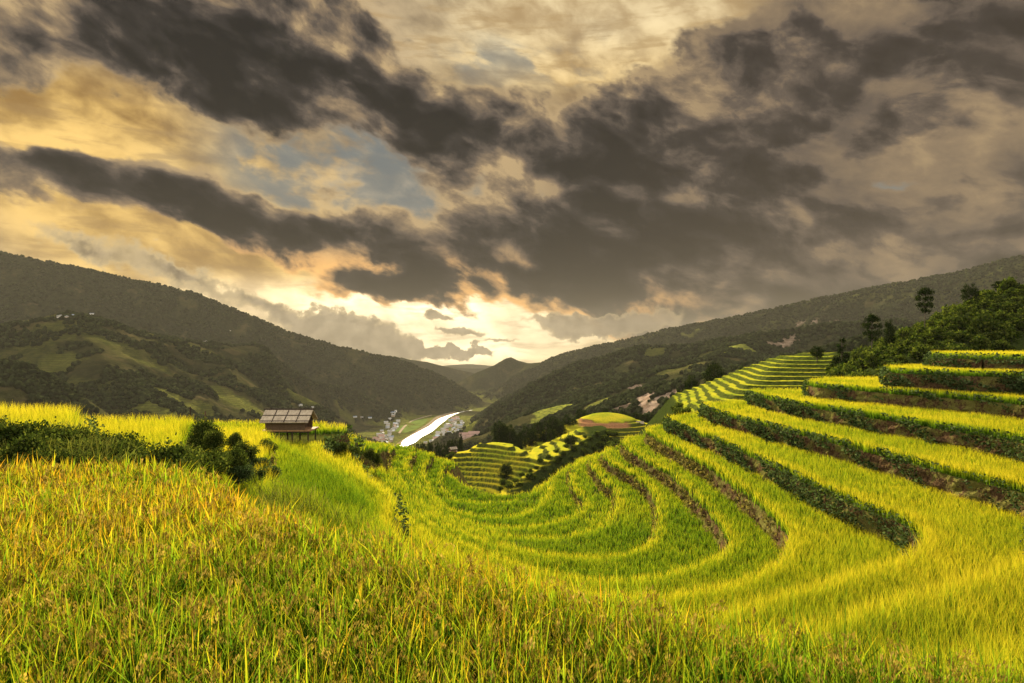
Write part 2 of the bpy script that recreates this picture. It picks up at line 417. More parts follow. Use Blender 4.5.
for i, L in enumerate(levels):
    near = L.name == 'H'
    x0, x1 = max(-36, L.poly[:,0].min()), min(75, L.poly[:,0].max())
    y0, y1 = 1.2, min(92, L.poly[:,1].max())
    sp = .15
    gx, gy = np.meshgrid(np.arange(x0, x1, sp), np.arange(y0, y1, sp)); x = gx.ravel(); y = gy.ravel()
    x = x + rng.uniform(-.5, .5, len(x))*sp; y = y + rng.uniform(-.5, .5, len(y))*sp
    keep = in_view(x, y)
    keep &= rng.random(len(x)) < np.clip((sp/np.clip(.0062*y, .13, .40))**2, 0, 1)
    x, y = x[keep], y[keep]
    ok = inside(L.poly, x, y)
    for L2 in levels[i+1:]:
        j = np.where(ok)[0]; ok[j[inside(L2.poly, x[j], y[j])]] = False
    x, y = x[ok], y[ok]
    if near:                                   # the camera's own field is planted below, denser
        m = (y > 14) & ((x > 10) | (x < -11)); x, y = x[m], y[m]
    if L.name == 'E':
        m = ~((abs(x-HUT_XY[0]) < 3.4) & (abs(y-HUT_XY[1]) < 3.2)); x, y = x[m], y[m]
    if len(x) < 30: continue
    d = dist_path(x, y, L.pathc); m = d > .10; x, y, d = x[m], y[m], d[m]
    # plants do not grow against the foot of the next bank up
    nb = 7; X = np.repeat(x, nb); Y = np.repeat(y, nb)
    r = np.repeat(np.clip(.0040*y, .06, .2), nb)
    X = X + rng.normal(0, 1, len(X))*r; Y = Y + rng.normal(0, 1, len(Y))*r
    D_ = np.repeat(d, nb); edge = np.exp(-(D_/.50)**2)  # rim blades coloured yellower: side light put into colour, beside riper edge growth
    hh = (.60 if L.name in BOWL[:7] else RICE)*(.92 + .18*(fbm(X*.35, Y*.35, 3, 60)-.5) + .14*edge + rng.normal(0, .045, len(X)))
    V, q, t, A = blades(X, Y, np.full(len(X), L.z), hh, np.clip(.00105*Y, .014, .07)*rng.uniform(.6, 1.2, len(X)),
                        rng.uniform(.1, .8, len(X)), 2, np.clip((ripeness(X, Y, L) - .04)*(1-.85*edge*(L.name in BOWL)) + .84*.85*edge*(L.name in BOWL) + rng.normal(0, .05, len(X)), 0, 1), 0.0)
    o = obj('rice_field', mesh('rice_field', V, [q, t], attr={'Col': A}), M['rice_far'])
    nth = sorted([q.h for q in levels if not q.local], reverse=True).index(L.h) if not L.local else 0
    where = {'W1': 'golden rice behind the bush strip on the far left', 'W2': 'golden rice plot between the left bushes and the stilt hut', 'I': 'yellow rice on the topmost terrace at the right edge', 'H': 'yellow rice on the second terrace from the top, at its far right and far left ends'}.get(L.name) or f'{"green" if nth < 6 else "yellowing"} rice on the {ORD[nth]} terrace up from the lip of the bowl'
    L.where = where
    tag(o, where, 'rice', None, 'stuff')

# the field at the camera: long leaves with yellow tips and drooping ears
Lh = [L for L in levels if L.name == 'H'][0]
def camera_field():
    area = []
    n = 240000
    yy = np.sqrt(rng.uniform(1.3**2, 15.5**2, n)); xx = rng.uniform(-1, 1, n)*(.92*yy+.8)
    keep = rng.random(n) < np.clip(1.25 - yy*.045, .3, 1)
    xx, yy = xx[keep], yy[keep]
    ok = inside(Lh.poly, xx, yy); xx, yy = xx[ok], yy[ok]
    m = ~((xx > 9) & (yy > 9)); xx, yy = xx[m], yy[m]
    # path and bush strip along the left edge stays unplanted
    m = ~((yy > 11.2 + .10*(xx+8)) & (xx < -1)); xx, yy = xx[m], yy[m]
    # planted in hills: pull towards plant centres
    cx = np.round(xx/.19)*.19; cy = np.round(yy/.19)*.19
    jx = (_h(np.round(xx/.19), np.round(yy/.19), 3)-.5)*.12; jy = (_h(np.round(xx/.19), np.round(yy/.19), 4)-.5)*.12
    xx = cx + jx + (xx-cx)*.62; yy = cy + jy + (yy-cy)*.62
    return xx, yy
fx, fy = camera_field()
rp = .39 + .26*(fbm(fx*.35, fy*.35, 3, 71)-.5)*2 + rng.normal(0, .15, len(fx)) - .16*sstep(-3.5, -.5, fx)
hh = RICE*1.0*(.92 + .42*(fbm(fx*.5, fy*.5, 3, 72)-.5) + rng.normal(0, .15, len(fx)))
V, q, t, A = blades(fx, fy, np.full(len(fx), Lh.z), hh, np.where(rng.random(len(fx)) < .25, 1.45, 1.0)*np.clip(.0028*fy, .0140, .028)*rng.uniform(.6, 1.25, len(fx)), np.abs(rng.normal(.35, .38, len(fx))), 4, np.clip(rp, .05, .95), .30, .30)
print('near blades', len(fx))
near_parts = (V, q, t, A)
o = obj('rice_field', mesh('rice_field', V, [q, t], attr={'Col': A}), M['rice_near'])
tag(o, 'tall ripening rice leaves with orange tips filling the nearest field', 'rice', None, 'stuff')

def panicles(x, y, z):
    n = len(x); k = 17
    la = rng.uniform(0, 2*np.pi, n); lx, ly = np.cos(la), np.sin(la); ln = rng.uniform(.13, .22, n); up = rng.uniform(.03, .09, n)
    Vs = []; As = []; rip = rng.uniform(.2, .9, n); rr = rng.random(n)
    for s in range(k):
        t = s/(k-1)
        px = x + lx*ln*(.75*t**.8); py = y + ly*ln*(.75*t**.8); pz = z + up*np.sin(np.minimum(1, t*1.6)*np.pi*.5) - ln*.95*np.maximum(0, t-.28)**1.25
        jx, jy, jz = rng.normal(0, .006+.006*t, (3, n))
        size = rng.uniform(.008, .0145, n)*np.clip(.6+y*.09, 1, 1.9)
        a = rng.uniform(0, 2*np.pi, n)
        c = np.column_stack([px+jx, py+jy, pz+jz])
        d1 = np.column_stack([np.cos(a)*.5, np.sin(a)*.5, np.full(n, -.2)])*size[:, None]
        d2 = np.column_stack([lx*.8, ly*.8, np.full(n, -1.6)])*size[:, None]*.8
        Vs.append(np.stack([c-d2, c+d1, c+d2, c-d1], 1))
        A = np.ones((n, 4, 4)); A[:, :, 0] = rng.uniform(.2, .8, n)[:, None]; A[:, :, 1] = rr[:, None]; A[:, :, 2] = rip[:, None]; As.append(A)
    V = np.concatenate(Vs).reshape(-1, 3); A = np.concatenate(As).reshape(-1, 4)
    return V, np.arange(len(V)).reshape(-1, 4), A
sel = rng.random(len(fx)) < .14
px_, py_ = fx[sel], fy[sel]
V, q, A = panicles(px_, py_, Lh.z + RICE*(.78 + .42*(fbm(px_*.5, py_*.5, 3, 72)-.5) + rng.normal(0, .09, len(px_))))
o = obj('rice_ears', mesh('rice_ears', V, q, attr={'Col': A}), M['panicle'])
tag(o, 'drooping brown ears of ripe grain among the nearest rice leaves', 'rice', None, 'stuff')

# ------------------------------------------------------------------ weeds on the banks
def leaf_cards(P, size, ripe, flat=.5, aspect=2.2, ramp_t=None):
    """single kite-shaped leaves at points P"""
    n = len(P)
    d = rng.normal(0, 1, (n, 3)); d[:, 2] = d[:, 2]*flat + .15; d /= np.linalg.norm(d, axis=1)[:, None]
    u = np.cross(d, rng.normal(0, 1, (n, 3))); u /= np.linalg.norm(u, axis=1)[:, None]+1e-9
    s = size[:, None] if hasattr(size, '__len__') else size
    a = P - d*s*.5; b = P + u*s*.5/aspect*1.3; c = P + d*s*.5; e = P - u*s*.5/aspect*1.3
    V = np.stack([a, b, c, e], 1).reshape(-1, 3)
    A = np.ones((n, 4, 4)); A[:, :, 0] = (ramp_t if ramp_t is not None else rng.random(n))[:, None]; A[:, :, 1] = rng.random(n)[:, None]; A[:, :, 2] = ripe
    return V, np.arange(n*4).reshape(-1, 4), A.reshape(-1, 4)

for L in levels:
    if L.name in ('l0', 'l1', 'l2', 'W1'): continue
    P = L.pathc; m = in_view(P[:,0], P[:,1], 1.0) & (P[:,1] < 78)
    idx = np.where(m)[0]
    tc = -P/np.linalg.norm(P, axis=1)[:, None]; face = (L.nrm*tc).sum(1)
    idx = idx[face[idx] > -.12]
    if len(idx) < 5: continue
    heavy = L.name in ('D', 'E', 'F', 'G', 'H', 'I')
    npts = int(len(idx)*(46 if heavy else 12))
    j = rng.choice(idx, npts); t = rng.random(npts)**(.8 if heavy else 1.3)
    cover = fbm(P[j,0]*.5, P[j,1]*.5+3*t, 3, 88)
    k = cover > (.33 if heavy else .43) + .31*t*heavy; j, t = j[k], t[k]
    yv = P[j, 1]
    off = .06 + .45*t**.8 + rng.uniform(-.02, .14, len(j))
    if heavy: off = off + .14*np.sin(np.pi*np.minimum(1, t*1.4)) + .10
    Q = np.column_stack([P[j] + L.nrm[j]*off[:, None] + rng.normal(0, .08, (len(j), 2)), L.z + (.58 if heavy else .12) - (min(L.drop, 1.9) + (.4 if heavy else 0))*t*.92])
    size = np.clip(.0052*yv, .05, .26)*rng.uniform(.6, 1.5, len(j))
    V, q, A = leaf_cards(Q, size, .5, .8, 2.4)
    o = obj('bank_weeds', mesh('bank_weeds', V, q, attr={'Col': A}), M['weed' if heavy else 'dry_grass'])
    tag(o, 'weeds and grass on the bank below the ' + L.where.replace('up from the lip', 'above the lip'), 'weeds', None, 'stuff')

# ------------------------------------------------------------------ far landscape
def ridge(pts): return np.array([at_dist(u, v, Y) for u, v, Y in pts])
RIDGES = [  # (points, slope, ridged noise strength)
 (ridge([(-260,232,1500),(-120,240,1600),(0,250,1700),(60,262,1720),(110,273,1750),(150,281,1780),(200,293,1820),(250,314,1860),(290,331,1900),(340,345,1940),(396,357,2000),(433,371,2040),(457,382,2070),(480,398,2100),(490,410,2110)]), .54, 1.0),
 (ridge([(-200,340,800),(-60,335,820),(0,329,850),(22,320,880),(66,314,900),(99,321,930),(128,329,970),(165,336,1040),(205,344,1120),(256,345,1220),(300,361,1380),(340,383,1540),(380,405,1720),(395,413,1780)]), .50, .8),
 (ridge([(66,314,900),(95,345,800),(120,372,720),(150,398,660)]), .42, .7),
 (ridge([(205,344,1120),(215,372,960),(235,400,840),(260,425,780)]), .42, .7),
 (ridge([(-120,350,520),(0,357,540),(30,362,545),(60,378,555),(90,398,565),(130,425,580)]), .42, .6),
 (ridge([(256,345,1220),(280,378,1110),(296,400,1060)]), .55, .6),
 (ridge([(330,350,3600),(380,354,3400),(404,357,3300),(430,362,3300),(470,371,3300),(500,380,3300)]), .40, .6),
 (ridge([(250,352,7200),(380,363,7200),(430,366,7200),(470,363.5,7200),(520,367,7200),(640,360,7200)]), .30, .5),
 (ridge([(420,368,5200),(445,365.5,5200),(470,368,5200),(520,368,5200)]), .35, .5),
 (ridge([(450,385,2700),(478,371,2700),(495,364,2700),(505,358,2700),(511,356.5,2700),(518,360,2680),(530,362.5,2650),(545,361,2500),(560,354,2400),(600,344,2250),(640,335,2150),(662,329,2100),(700,322,2000),(737,315,1930),(774,307,1850),(828,296,1750),(890,284,1650),(956,271,1560),(1024,254,1480),(1120,245,1400),(1300,235,1300)]), .42, 1.0),
 (ridge([(474,417,1720),(488,408,1650),(507,395,1520),(528,386,1420),(555,374,1320),(580,363,1240)]), .72, .6),
 (ridge([(580,363,1240),(607,356,1170),(640,348,1100),(700,342,1050),(760,334,1020),(830,322,1000),(900,318,1000)]), .46, 1.0),
 (ridge([(640,348,1100),(625,372,950),(605,392,800),(590,405,700)]), .42, .8),
 (ridge([(760,334,1020),(735,345,860),(700,362,700),(670,385,600)]), .42, .8),
 (ridge([(515,432,900),(535,418,760),(556,404,640),(585,400,600),(620,392,560),(660,382,520),(720,368,480),(800,350,450),(900,325,450)]), .40, .6),
 (np.array([(-60,-40,-14),(-30,0,-16),(0,10,-20),(60,40,-14),(130,90,4),(260,130,40),(420,200,110)], float), .40, .2),
 (np.array([(105,88,2),(62,104,-11),(40,150,-21),(30,205,-30),(20,225,-33),(4,205,-37)], float), .48, .3),
]
FLOOR = -200.0
def floor_z(x, y): return FLOOR - .010*np.clip(y-1200, 0, 1500) - .026*np.clip(y-2700, 0, 9000)
def land(x, y, detail=True):
    x = np.asarray(x, float); y = np.asarray(y, float)
    acc = np.zeros(len(x)); K = 9.0
    fl = floor_z(x, y); zmax = fl.copy(); zs = [fl]
    wx = (fbm(x/260, y/260, 3, 1)-.5)*90; wy = (fbm(x/260+9, y/260, 3, 2)-.5)*90
    rg = fbm((x+wx)/210, (y+wy)/210, 5, 3, True)-.55
    r2 = fbm(x/60, y/60, 5, 4, True)-.55
    for P, s, nz in RIDGES:
        best = np.full(len(x), 1e9); crest = np.zeros(len(x))
        for a, b in zip(P[:-1], P[1:]):
            ab = b[:2]-a[:2]; L2 = ab@ab
            t = np.clip(((x-a[0])*ab[0]+(y-a[1])*ab[1])/L2, 0, 1)
            d = np.hypot(x-a[0]-t*ab[0], y-a[1]-t*ab[1]); m = d < best
            best[m] = d[m]; crest[m] = (a[2]+t*(b[2]-a[2]))[m]
        d = best
        z = crest - s*d*(1-.25*np.exp(-d/60.)) - .00045*d*d + nz*(rg*np.minimum(d, 190)*.62 + r2*np.minimum(d+8, 70)*.30)
        zs.append(z)
    zs = np.array(zs); zm = zs.max(0)
    z = zm + K*np.log(np.exp(np.clip((zs-zm)/K, -40, 0)).sum(0)) - K*.35*(zm > fl+5)
    z = np.where(zm <= fl+.01, fl, z)
    z = np.maximum(z, fl)
    # own hill: stay under the terraces
    kf = sstep(230, 130, np.hypot((x+275)*1.0, (y-1340)*.75)); z = z*(1-kf) + (fl + 1.5*r2)*kf
    rr = np.hypot(x, y)
    lid = -24 - .0*rr
    k = sstep(96, 74, rr)*(y > -20)
    z = np.where((rr < 96) & (x < 44), np.minimum(z, lid*k + z*(1-k)), z)
    return z

AZS = np.linspace(-56, 56, 900)
def landq(x, y):
    """ground height read off the finished terrain grid"""
    x = np.atleast_1d(np.asarray(x, float)); y = np.atleast_1d(np.asarray(y, float))
    a = np.degrees(np.arctan2(x, y)); r = np.hypot(x, y)
    fa = np.clip((a+56)/112*899, 0, 898.999); fr = np.interp(r, rad, np.arange(nr)); fr = np.clip(fr, 0, nr-1.001)
    i = np.floor(fa).astype(int); j = np.floor(fr).astype(int); ta, tr = fa-i, fr-j; i = i + A0
    g = gz.reshape(nr, na)
    return (g[j, i]*(1-ta)+g[j, i+1]*ta)*(1-tr) + (g[j+1, i]*(1-ta)+g[j+1, i+1]*ta)*tr

def hit(u, v, r0=120, r1=6000):
    """world point where the ray through a traced point meets the far landscape"""
    r = np.geomspace(r0, r1, 1500); x = (u-U0)/F*r; z = (V0-v)/F*r
    lz = landq(x, r); m = np.where(lz >= z)[0]
    i = m[0] if len(m) else len(r)-1
    return np.array([x[i], r[i], lz[i]])

az = np.concatenate([np.radians(np.arange(-180, -56, 4)), np.radians(np.linspace(-56, 56, 900)), np.radians(np.arange(60, 180, 4))])
rad = np.concatenate([[1.0, 20, 40], np.geomspace(55, 9000, 560)])
AZ, RD = np.meshgrid(az, rad); gx, gy = (np.sin(AZ)*RD).ravel(), (np.cos(AZ)*RD).ravel()
gz = land(gx, gy)
na, nr = len(az), len(rad); A0 = len(np.arange(-180, -56, 4))
ii, jj = np.meshgrid(np.arange(na), np.arange(nr-1)); ii = ii.ravel(); jj = jj.ravel(); i2 = (ii+1) % na
Q = np.column_stack([jj*na+ii, (jj+1)*na+ii, (jj+1)*na+i2, jj*na+i2])[:, ::-1]

# land cover, laid out on the ground
fieldm = np.zeros(len(gx)); earth = np.zeros(len(gx))
def patch(arr, u, v, a, b, rot=0, amt=1.0):
    p = hit(u, v); c, s = math.cos(R(rot)), math.sin(R(rot))
    dx, dy = gx-p[0], gy-p[1]; m = (abs(dx) < 4*max(a, b)) & (abs(dy) < 4*max(a, b))
    X, Y = dx[m]*c+dy[m]*s, -dx[m]*s+dy[m]*c
    q = np.hypot(X/a, Y/b) + (fbm(gx[m]/(a*.7), gy[m]/(b*.7), 3, int(u))-.5)*.9
    arr[m] = np.maximum(arr[m], amt*sstep(1.12, .92, q))
for a in [(555,409,22,26,0,1),(540,422,9,16,0,.9),(742,347,22,30,0,.9),(718,354,12,16,0,.9),(885,262,45,40,0,.35),(935,268,60,30,0,.3),(770,300,50,30,0,.25),
          (600,402,12,16,0,.55),(190,405,40,22,0,.35),(230,395,30,18,0,.35),(250,408,45,20,0,.4),(300,398,25,15,0,.35),(345,415,25,15,0,.3),(470,425,14,30,0,.6),
          (690,335,30,16,0,.35),(655,352,20,18,0,.3),(60,365,28,24,0,.3),(130,352,60,22,0,.22),(30,340,60,30,0,.2),(90,330,50,20,0,.2),(160,410,30,10,0,.4)]: patch(fieldm, *a)
for a in [(636,388,5,14,20,1),(645,398,7,12,0,1),(652,410,7,10,0,1),(641,405,6,6,0,1),(660,398,7,5,0,1),(672,394,6,6,0,1),(620,407,6,4,0,.9),(628,405,6,3,0,.9),
          (778,344,16,6,0,.8),(790,340,14,10,0,.7),(800,324,20,8,0,.75),(835,323,30,6,0,.75),(812,323,16,7,0,.8),(690,318,20,8,0,.4),(268,414,10,6,0,.6)]: patch(earth, *a)
hz = gz - floor_z(gx, gy)
flat = sstep(14, 5, hz)
nf = fbm(gx/120, gy/120, 4, 50)
left_fields = sstep(.50, .62, fbm(gx/75, gy/75, 3, 51))*sstep(60, -80, gx)*sstep(1500, 1100, gy)*.13
right_fields = sstep(.58, .68, fbm(gx/95, gy/95, 3, 52))*sstep(60, 200, gx)*.16
fieldm = np.maximum(fieldm, np.maximum(left_fields, right_fields))
fieldm = np.maximum(fieldm, flat*sstep(.40, .55, nf)*.5)
fr = fbm(gx/45, gy/45, 4, 53)
forest = sstep(.40, .52, fr + .10*sstep(-100, 200, gx) + .12*sstep(1250, 1600, np.hypot(gx, gy)))*(1-sstep(.12, .3, fieldm))*(1-sstep(.1, .4, earth))*(1-flat)*sstep(150, 220, np.hypot(gx+275, gy-1340))
A = np.column_stack([fieldm, earth, forest, np.ones(len(gx))])

def m_land():
    m, n, out = material('hillside')
    g = n.new('ShaderNodeNewGeometry'); pos = g.outputs['Position']
    at = n.attr('Col'); sp = n.new('ShaderNodeSeparateColor'); n.L.new(at.outputs['Color'], sp.inputs[0])
    f, e, w = sp.outputs
    n1 = n.noise(pos, .012, 8, .62); n2 = n.noise(pos, .11, 6, .7); n3 = n.noise(pos, .035, 4, .6)
    gr = n.mix(n.mr(n.m('ADD', n.m('MULTIPLY', n1, .6), n.m('MULTIPLY', n2, .4)), .38, .62), (.020,.023,.009), (.052,.050,.018))
    gr = n.mix(n.m('MULTIPLY', n.mr(n3, .5, .68), .5), gr, (.10,.075,.035))
    wd = n.mix(n.mr(n2, .3, .7), (.012,.015,.007), (.030,.035,.013))
    c = n.mix(w, gr, wd)
    rows = n.sep(pos)[2]
    st = n.m('FRACT', n.m('ADD', n.m('MULTIPLY', rows, .42), n.m('MULTIPLY', n3, 2.5)))
    fc = n.mix(n.mr(n2, .3, .7), (.12,.145,.026), (.25,.25,.042)); fc = n.mix(n.m('MULTIPLY', n.mr(st, .72, .86), .6), fc, (.05,.06,.018))
    c = n.mix(f, c, fc)
    c = n.mix(e, c, n.mix(n.mr(n2, .35, .65), (.20,.135,.09), (.42,.31,.23)))
    p = n.new('ShaderNodeBsdfDiffuse'); n.put(p.inputs[0], c)
    b = n.new('ShaderNodeBump'); b.inputs['Strength'].default_value = 1.0; b.inputs['Distance'].default_value = 7
    n.put(b.inputs['Height'], n.m('ADD', n2, n.m('MULTIPLY', n3, 1.5))); n.L.new(b.outputs[0], p.inputs['Normal'])
    n.L.new(p.outputs[0], out.inputs[0]); return m
o = obj('terrain', mesh('terrain', np.column_stack([gx, gy, gz]), Q, True, {'Col': A}), m_land())
tag(o, kind='structure')

# ------------------------------------------------------------------ forest on the slopes (one mass)
def blob_proto():
    V = []; Fc = []
    n = 6
    V.append((0, 0, 1.05))
    for lv, (zz, r) in enumerate([(.72, .62), (.2, 1.0), (-.45, .72)]):
        for k in range(n):
            t = 2*math.pi*(k+.5*lv)/n; V.append((r*math.cos(t), r*math.sin(t), zz))
    for k in range(n): Fc.append((0, 1+k, 1+(k+1) % n))
    for lv in range(2):
        a, b = 1+lv*n, 1+(lv+1)*n
        for k in range(n):
            k2 = (k+1) % n
            if lv % 2 == 0: Fc += [(a+k, b+k, a+k2), (a+k2, b+k, b+k2)]
            else: Fc += [(a+k, b+k, a+k2), (a+k2, b+k, b+k2)]
    return np.array(V), np.array(Fc)
bv, bf = blob_proto()
nb = 420000
lr = np.exp(rng.uniform(math.log(230), math.log(2400), nb)); la = np.radians(rng.uniform(-44, 46, nb))
tx, ty = lr*np.sin(la), lr*np.cos(la)
# look the cover up on the terrain grid
ia = np.clip(np.searchsorted(az, la), 0, na-1); ir = np.clip(np.searchsorted(rad, lr), 0, nr-1); gi = ir*na + ia
keep = (forest[gi] > .55) & (rng.random(nb) < np.clip(lr/900, .30, 1)*.6)
tx, ty, lr = tx[keep], ty[keep], lr[keep]
tz = landq(tx, ty)
size = np.clip(1.6 + lr*.0011, 1.8, 3.3)*rng.uniform(.55, 1.35, len(tx))
jit = rng.normal(0, .16, (len(tx), len(bv), 3))
V = (bv[None] + jit)*size[:, None, None]*np.array([1, 1, 1.05])
ca, sa = np.cos(lr*7), np.sin(lr*7)
V = np.stack([V[..., 0]*ca[:, None]-V[..., 1]*sa[:, None], V[..., 0]*sa[:, None]+V[..., 1]*ca[:, None], V[..., 2]], -1)
V += np.column_stack([tx, ty, tz + size*.35])[:, None, :]
Fb = (bf[None] + (np.arange(len(tx))*len(bv))[:, None, None]).reshape(-1, 3)
Ab = np.ones((len(tx), len(bv), 4)); Ab[..., 0] = rng.random((len(tx), len(bv))); Ab[..., 1] = rng.random(len(tx))[:, None]; Ab[..., 2] = .5
M['forest'] = leafy('forest_leaf', [(0, (.012,.016,.007)), (.5, (.021,.027,.010)), (1, (.038,.043,.015))], .15, .45, .0)
o = obj('forest', mesh('forest', V.reshape(-1, 3), Fb, True, {'Col': Ab.reshape(-1, 4)}), M['forest'])
tag(o, 'dark forest covering the valley slopes behind the terraces', 'forest', None, 'stuff')
print('forest', len(tx))

M['step_green'] = m_step('stepped_green_slope', (.15,.20,.016), (.40,.36,.022), (.025,.040,.007), (.085,.095,.018))
# ------------------------------------------------------------------ stepped slopes in the middle distance
def stepped(name, x0, x1, y0, y1, res, zfun, step, riser, covfun, seed, mat='step', wob=.35):
    xs = np.arange(x0, x1, res); ys = np.arange(y0, y1, res); X, Y = np.meshgrid(xs, ys); x, y = X.ravel(), Y.ravel()
    z = zfun(x, y) + (fbm(x*.09, y*.09, 3, seed)-.5)*wob*2 + (fbm(x*.4, y*.4, 3, seed+1)-.5)*wob*.35
    q = z/step; fl = np.floor(q); fr = q-fl
    up = sstep(1-riser, 1, fr)
    zt = (fl+up)*step + .10*(fbm(x*2.2, y*2.2, 3, seed+2)-.5)
    tread = 1-sstep(1-riser-.06, 1-riser, fr) + sstep(.97, 1, fr)
    cov = covfun(x, y, z)     # earth, wild, unstepped rice
    plain = np.clip(cov[2], 0, 1) if len(cov) > 2 else 0; tread = np.maximum(tread, plain)
    n, mm = len(xs), len(ys)
    i, j = np.meshgrid(np.arange(n-1), np.arange(mm-1)); i = i.ravel(); j = j.ravel()
    Q = np.column_stack([j*n+i, j*n+i+1, (j+1)*n+i+1, (j+1)*n+i])
    wild = np.clip(cov[1], 0, 1); flatm = np.maximum(wild, plain); zz = zt*(1-flatm) + (z + .10*(fbm(x*2.2, y*2.2, 3, seed+2)-.5))*flatm
    A = np.column_stack([np.clip(tread, 0, 1), np.clip(cov[0], 0, 1), wild, np.ones(len(x))])
    o = obj(name, mesh(name, np.column_stack([x, y, zz]), Q, True, {'Col': A}), M[mat])
    return tag(o, kind='structure')

def smin(a, b, k): return -k*np.log(np.exp(-a/k)+np.exp(-b/k))
def smax(a, b, k): return -smin(-a, -b, k)
# the rounded spur below the bowl
CX = np.array([-40,-25,-18,-11,-6,-.6,5,10,16,24,34]); CZ = np.array([-44,-38,-34,-30.3,-30,-31.6,-33.5,-32.2,-30.5,-28,-27])
def z_m1(x, y):
    crest = np.interp(x, CX, CZ); yc = np.interp(x, [-30, -10, 5, 20], [180, 191, 196, 208])
    front = -44.5 + .58*(y - 169 + .026*(x+14)**2)
    side = -38.6 + .50*x
    z = smax(front, side, 1.2)
    z = smin(z, crest, .8)
    z = smin(z, crest - .45*(y-yc-2), .8)
    return z - .75*np.maximum(0, 164.5 + 1.0*(x+.5) - y)*(x > -2)
def c_m1(x, y, z):
    wild = sstep(-19, -22, x + .35*(y-178))*sstep(189, 184, y) + sstep(-44.3, -46.5, z) + sstep(20, 24, x)
    wild = np.maximum(wild, sstep(-.5, 1.5, 164.5 + 1.0*(x+.5) - y + (fbm(x*.4, y*.4, 3, 9)-.5)*3)*sstep(-2.5, -1, x))
    crest = np.interp(x, CX, CZ); yc = np.interp(x, [-30, -10, 5, 20], [180, 191, 196, 208])
    wild = np.maximum(wild, sstep(yc+6, yc+9, y))
    return np.zeros(len(x)), wild
stepped('terrace', -40, 30, 158, 215, .3, z_m1, 1.05, .27, c_m1, 300, wob=1.3)
# the knoll with a bare bank
def z_m2(x, y):
    d = np.hypot((x-36)/1.30, y-236)
    top = -27.0 - .22*np.maximum(0, 237-y) - .05*np.maximum(0, x-36) - .003*d*d
    side = -28.9 - .50*(d-7.8)
    return smin(top, side, .35)
def c_m2(x, y, z):
    d = np.hypot((x-36)/1.30, y-236) + (fbm(x*.35, y*.35, 3, 8)-.5)*1.6
    earth = sstep(7.8, 8.3, d)*sstep(12.2, 11.4, d)*sstep(44, 41, x)*sstep(238, 234, y)*sstep(23, 26, x)
    return earth, sstep(25, 29, d) + sstep(238, 244, y)*sstep(10.5, 12, d), np.maximum(sstep(8.2, 7.7, d), sstep(27, 24, x)*sstep(240, 234, y)*.7)
stepped('terrace', 4, 64, 200, 258, .3, z_m2, 1.15, .55, c_m2, 320, wob=.12)
# the stair of small terraces on the right
def z_m3(x, y):
    a = -9.6 + .235*(y-88); b = -10.6 + .36*(x-25.0) - .07*(y-88)
    z = smin(smin(a, b, .5), -2.6 + .03*(y-118), .5)
    return z - 2.2*np.maximum(0, -10.5 - z)
def c_m3(x, y, z):
    xr = .512*y
    return np.zeros(len(x)), np.clip(sstep(xr-1.5, xr+1.0, x) + sstep(-10.6, -11.4, z), 0, 1)
stepped('terrace', 20, 70, 78, 128, .2, z_m3, .58, .38, c_m3, 340, 'step_green', wob=.55)

# bushy hill behind the upper steps
def z_bh(x, y):
    a = -5.2 + .50*(y-80); b = -6.0 + .52*(x-.52*y)
    c = 11.0 + .15*(x-85) - .45*(y-108)
    z = smin(smin(a, b, 1.2), c, 1.5)
    return z + (fbm(x*.08, y*.08, 3, 91)-.5)*2.2
xs = np.arange(44, 150, .9); ys = np.arange(70, 150, .9); X, Y = np.meshgrid(xs, ys); x, y = X.ravel(), Y.ravel(); n = len(xs)
i, j = np.meshgrid(np.arange(n-1), np.arange(len(ys)-1)); i = i.ravel(); j = j.ravel()
Q = np.column_stack([j*n+i, j*n+i+1, (j+1)*n+i+1, (j+1)*n+i])
zz = z_bh(x, y); A = np.column_stack([np.zeros(len(x)), np.zeros(len(x)), np.ones(len(x)), np.ones(len(x))])
tag(obj('hill', mesh('hill', np.column_stack([x, y, zz]), Q, True, {'Col': A}), M['step']), kind='structure')

# ------------------------------------------------------------------ bushes and trees
def crown(lobes, n, leaf, squash=1.0, shell=.55, ripe=.5, aspect=1.6, flat=1.0):
    """leaf faces spread through a set of ellipsoid lobes (cx,cy,cz,rx,ry,rz)"""
    lobes = np.array(lobes, float); w = (lobes[:,3]*lobes[:,4]*lobes[:,5])**.7; w /= w.sum()
    k = rng.choice(len(lobes), n, p=w)
    d = rng.normal(0, 1, (n, 3)); d /= np.linalg.norm(d, axis=1)[:, None]
    rr = rng.random(n)**shell
    P = lobes[k, :3] + d*rr[:, None]*lobes[k, 3:]
    P += rng.normal(0, leaf*.4, P.shape)
    tone = np.clip(rng.normal(.5, .22, n) + (_h(k, k*0, 5)-.5)*.45, 0, 1)
    return leaf_cards(P, leaf*rng.uniform(.6, 1.4, n), ripe, flat, aspect, tone)

def bush_mesh(n, leaf, nl, h=1.0):
    lobes = []
    for i in range(nl):
        a = rng.uniform(0, 6.28); r = rng.uniform(.05, .62); s = rng.uniform(.26, .46)
        lobes.append((r*math.cos(a), r*math.sin(a), h*rng.uniform(.28, .80)*(1-.35*r), s, s, s*h*.75))
    lobes.append((0, 0, .2*h, .7, .7, .3*h))
    V, q, A = crown(lobes, n, leaf)
    V[:, 2] = np.maximum(V[:, 2], -.12)
    return V, q, A

